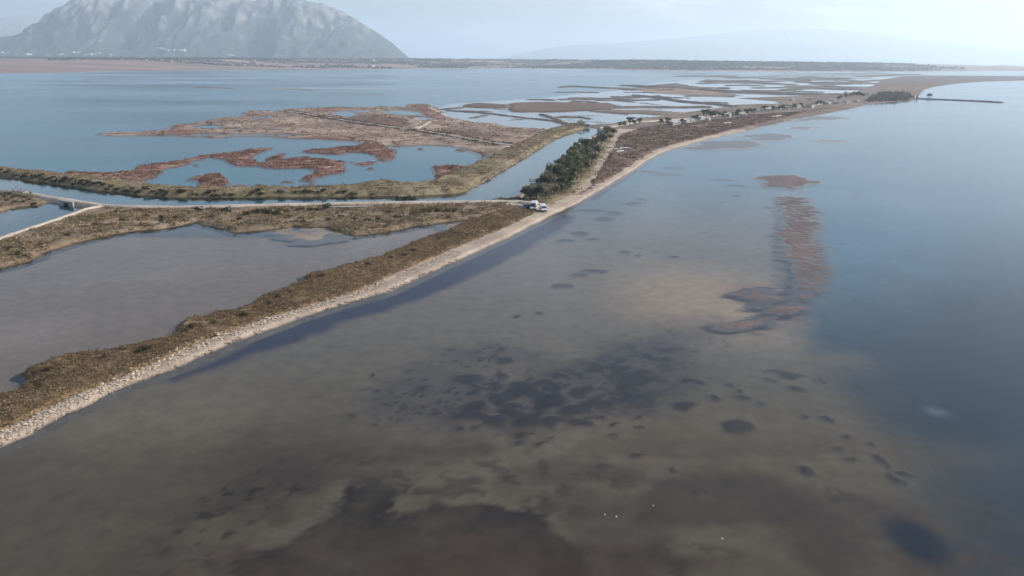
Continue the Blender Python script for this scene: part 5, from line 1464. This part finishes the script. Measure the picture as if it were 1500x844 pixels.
for (u, v, rz) in [(1136, 171.5, 0.2), (1141, 170.5, 0.5), (1066, 181, 0.4)]:
    x, y = W(u, v, 0.9)
    o = make_boat('white rowing boat lying on the brown marsh below the spit cottages', (x, y, ground_z(x, y) - 0.02), rz, 'boat_white', 'boats below the spit cottages')
    o.scale = (1.4, 1.4, 1.4)

# ------------------------------------------------------------------ breakwater, beacon, stilt hut
BW = WP([(1330, 144), (1360, 145.5), (1400, 147), (1440, 148.8), (1468, 150.3)])
bw = empty('breakwater', (float(BW[2, 0]), float(BW[2, 1]), 0.0))
tag(bw, 'long thin dark rock breakwater running out into the bay', 'breakwater')
lo, hi = lohi(BW)
def bwz(P):
    d = sd_line(P, BW, 0.3)
    return np.clip(1.2 - d * 0.6, -1.2, 1.2) + 0.5 * (fbm(P[:, 0] / 1.6, P[:, 1] / 1.6, 3, 700) - 0.5)
me = grid_mesh('core', np.arange(lo[0] - 6, hi[0] + 6, 1.3), np.arange(lo[1] - 6, hi[1] + 6, 1.3), bwz, keep=lambda P, Z: Z > -0.9)
co = link('core', me, MATS['rubble'], bw); co.location = (-bw.location.x, -bw.location.y, 0)
Q = []
for a, b in zip(BW[:-1], BW[1:]):
    n = int(np.hypot(*(b - a)) / 0.8)
    for f in np.linspace(0, 1, n):
        Q.append(a + (b - a) * f + rng.normal(0, 0.7, 2))
Q = np.array(Q)
V_, F_, T_ = stone_heap(Q, bwz(Q) + 0.1, rng.uniform(0.35, 0.7, len(Q)), 31, 0.40)
bo = link('boulders', mesh_np('boulders', V_, F_, False, T_), MATS['stone'], bw); bo.location = (-bw.location.x, -bw.location.y, 0)
tag(bo, kind='stuff')
x, y = W(1340.5, 143.8, 1.0)
be = empty('beacon_tower', (x, y, max(0.5, ground_z(x, y)) - 0.3))
tag(be, 'slim white harbour beacon tower at the root of the breakwater', 'beacon')
part('base', lambda bm: bm_lathe(bm, [(1.6, 0), (1.6, 0.8), (1.2, 0.9)]), 'concrete', be)
part('shaft', lambda bm: bm_lathe(bm, [(0.95, 0.9), (0.75, 5.4)]), 'white_paint', be, smooth_shade=False)
part('gallery', lambda bm: bm_lathe(bm, [(1.2, 5.403), (1.2, 5.65)]), 'concrete', be)
part('lantern', lambda bm: bm_lathe(bm, [(0.5, 5.653), (0.5, 6.6), (0.62, 6.65), (0.05, 7.1)]), 'steel', be)
x, y = W(1343.6, 144.2, 1.0)
dp = empty('mooring_pile', (x, y, max(0.3, ground_z(x, y)) - 0.3))
tag(dp, 'thick dark mooring pile beside the white beacon tower', 'pile')
part('pile', lambda bm: bm_lathe(bm, [(0.8, -0.5), (0.75, 5.6), (0.5, 5.9)], 12), 'dark_wood', dp)
part('band', lambda bm: bm_lathe(bm, [(0.80, 4.6), (0.80, 5.0)], 12), 'steel', dp)
x, y = W(1361.5, 142.5, 0)
st_ = empty('stilt_hut', (x, y, 0.0), 0.3)
tag(st_, 'dark wooden fishing hut on stilts standing in the bay behind the breakwater', 'hut')
for a in (-3, 0, 3):
    for b in (-2, 2):
        part('stilt', lambda bm: bm_tube(bm, [(a, b, -1.0), (a, b, 1.6)], [0.18, 0.15], 6), 'dark_wood', st_)
part('platform', lambda bm: bm_box(bm, -4, 4, -2.8, 2.8, 1.603, 1.8), 'grey_wood', st_)
part('wall', lambda bm: bm_prism(bm, [(-2.8, 1.803), (2.8, 1.803), (2.8, 3.9), (0, 5.2), (-2.8, 3.9)], -2.1, 2.1), 'dark_wood', st_)
part('roof', lambda bm: bm_prism(bm, [(-3.3, 3.70), (0, 5.23), (3.3, 3.70), (3.3, 3.88), (0, 5.43), (-3.3, 3.88)], -2.5, 2.5), 'dark_wood', st_)
part('door', lambda bm: bm_box(bm, -0.5, 0.5, -2.16, -2.103, 1.803, 3.7), 'grey_wood', st_)

# ------------------------------------------------------------------ floats on the near sea
for k, (u, v, c) in enumerate([(957, 741, 'buoy_pink'), (1058, 789, 'buoy_white'), (903, 757, 'buoy_white'), (886, 754, 'buoy_pink')]):
    x, y = W(u, v, 0)
    b = empty('net_float', (x, y, 0.0), 0.0, 0.75)
    tag(b, ['small pink net float drifting over brown weed', 'small white net float drifting over brown weed'][c == 'buoy_white'], 'float', ['pink floats', 'white floats'][c == 'buoy_white'])
    part('float_body', lambda bm: bm_lathe(bm, [(0.03, -0.10), (0.10, -0.05), (0.13, 0.02), (0.10, 0.10), (0.04, 0.14)], 12), c, b, smooth_shade=True)
    part('eye', lambda bm: bm_tube(bm, [(-0.03, 0, 0.14), (-0.02, 0, 0.19), (0.02, 0, 0.19), (0.03, 0, 0.14)], [0.012] * 4, 6), 'black_trim', b)
# ------------------------------------------------------------------ haze
hm, hnt, hout = newmat('haze_air')
pv = node(hnt, 'ShaderNodeVolumePrincipled')
pv.inputs['Color'].default_value = HAZE_COLOR
pv.inputs['Density'].default_value = HAZE_DENSITY
pv.inputs['Anisotropy'].default_value = 0.38
hnt.links.new(pv.outputs['Volume'], hout.inputs['Volume'])
_b = FAR + 400.0
hv = np.array([(x, y, z) for z in (-16.0, 1150.0) for y in (-2600.0, _b) for x in (-_b, _b)])
hf = np.array([(0, 2, 3, 1), (4, 5, 7, 6), (0, 1, 5, 4), (2, 6, 7, 3), (0, 4, 6, 2), (1, 3, 7, 5)])
haze = link('haze', mesh_np('haze', hv, hf, False), hm)
tag(haze, kind='stuff')
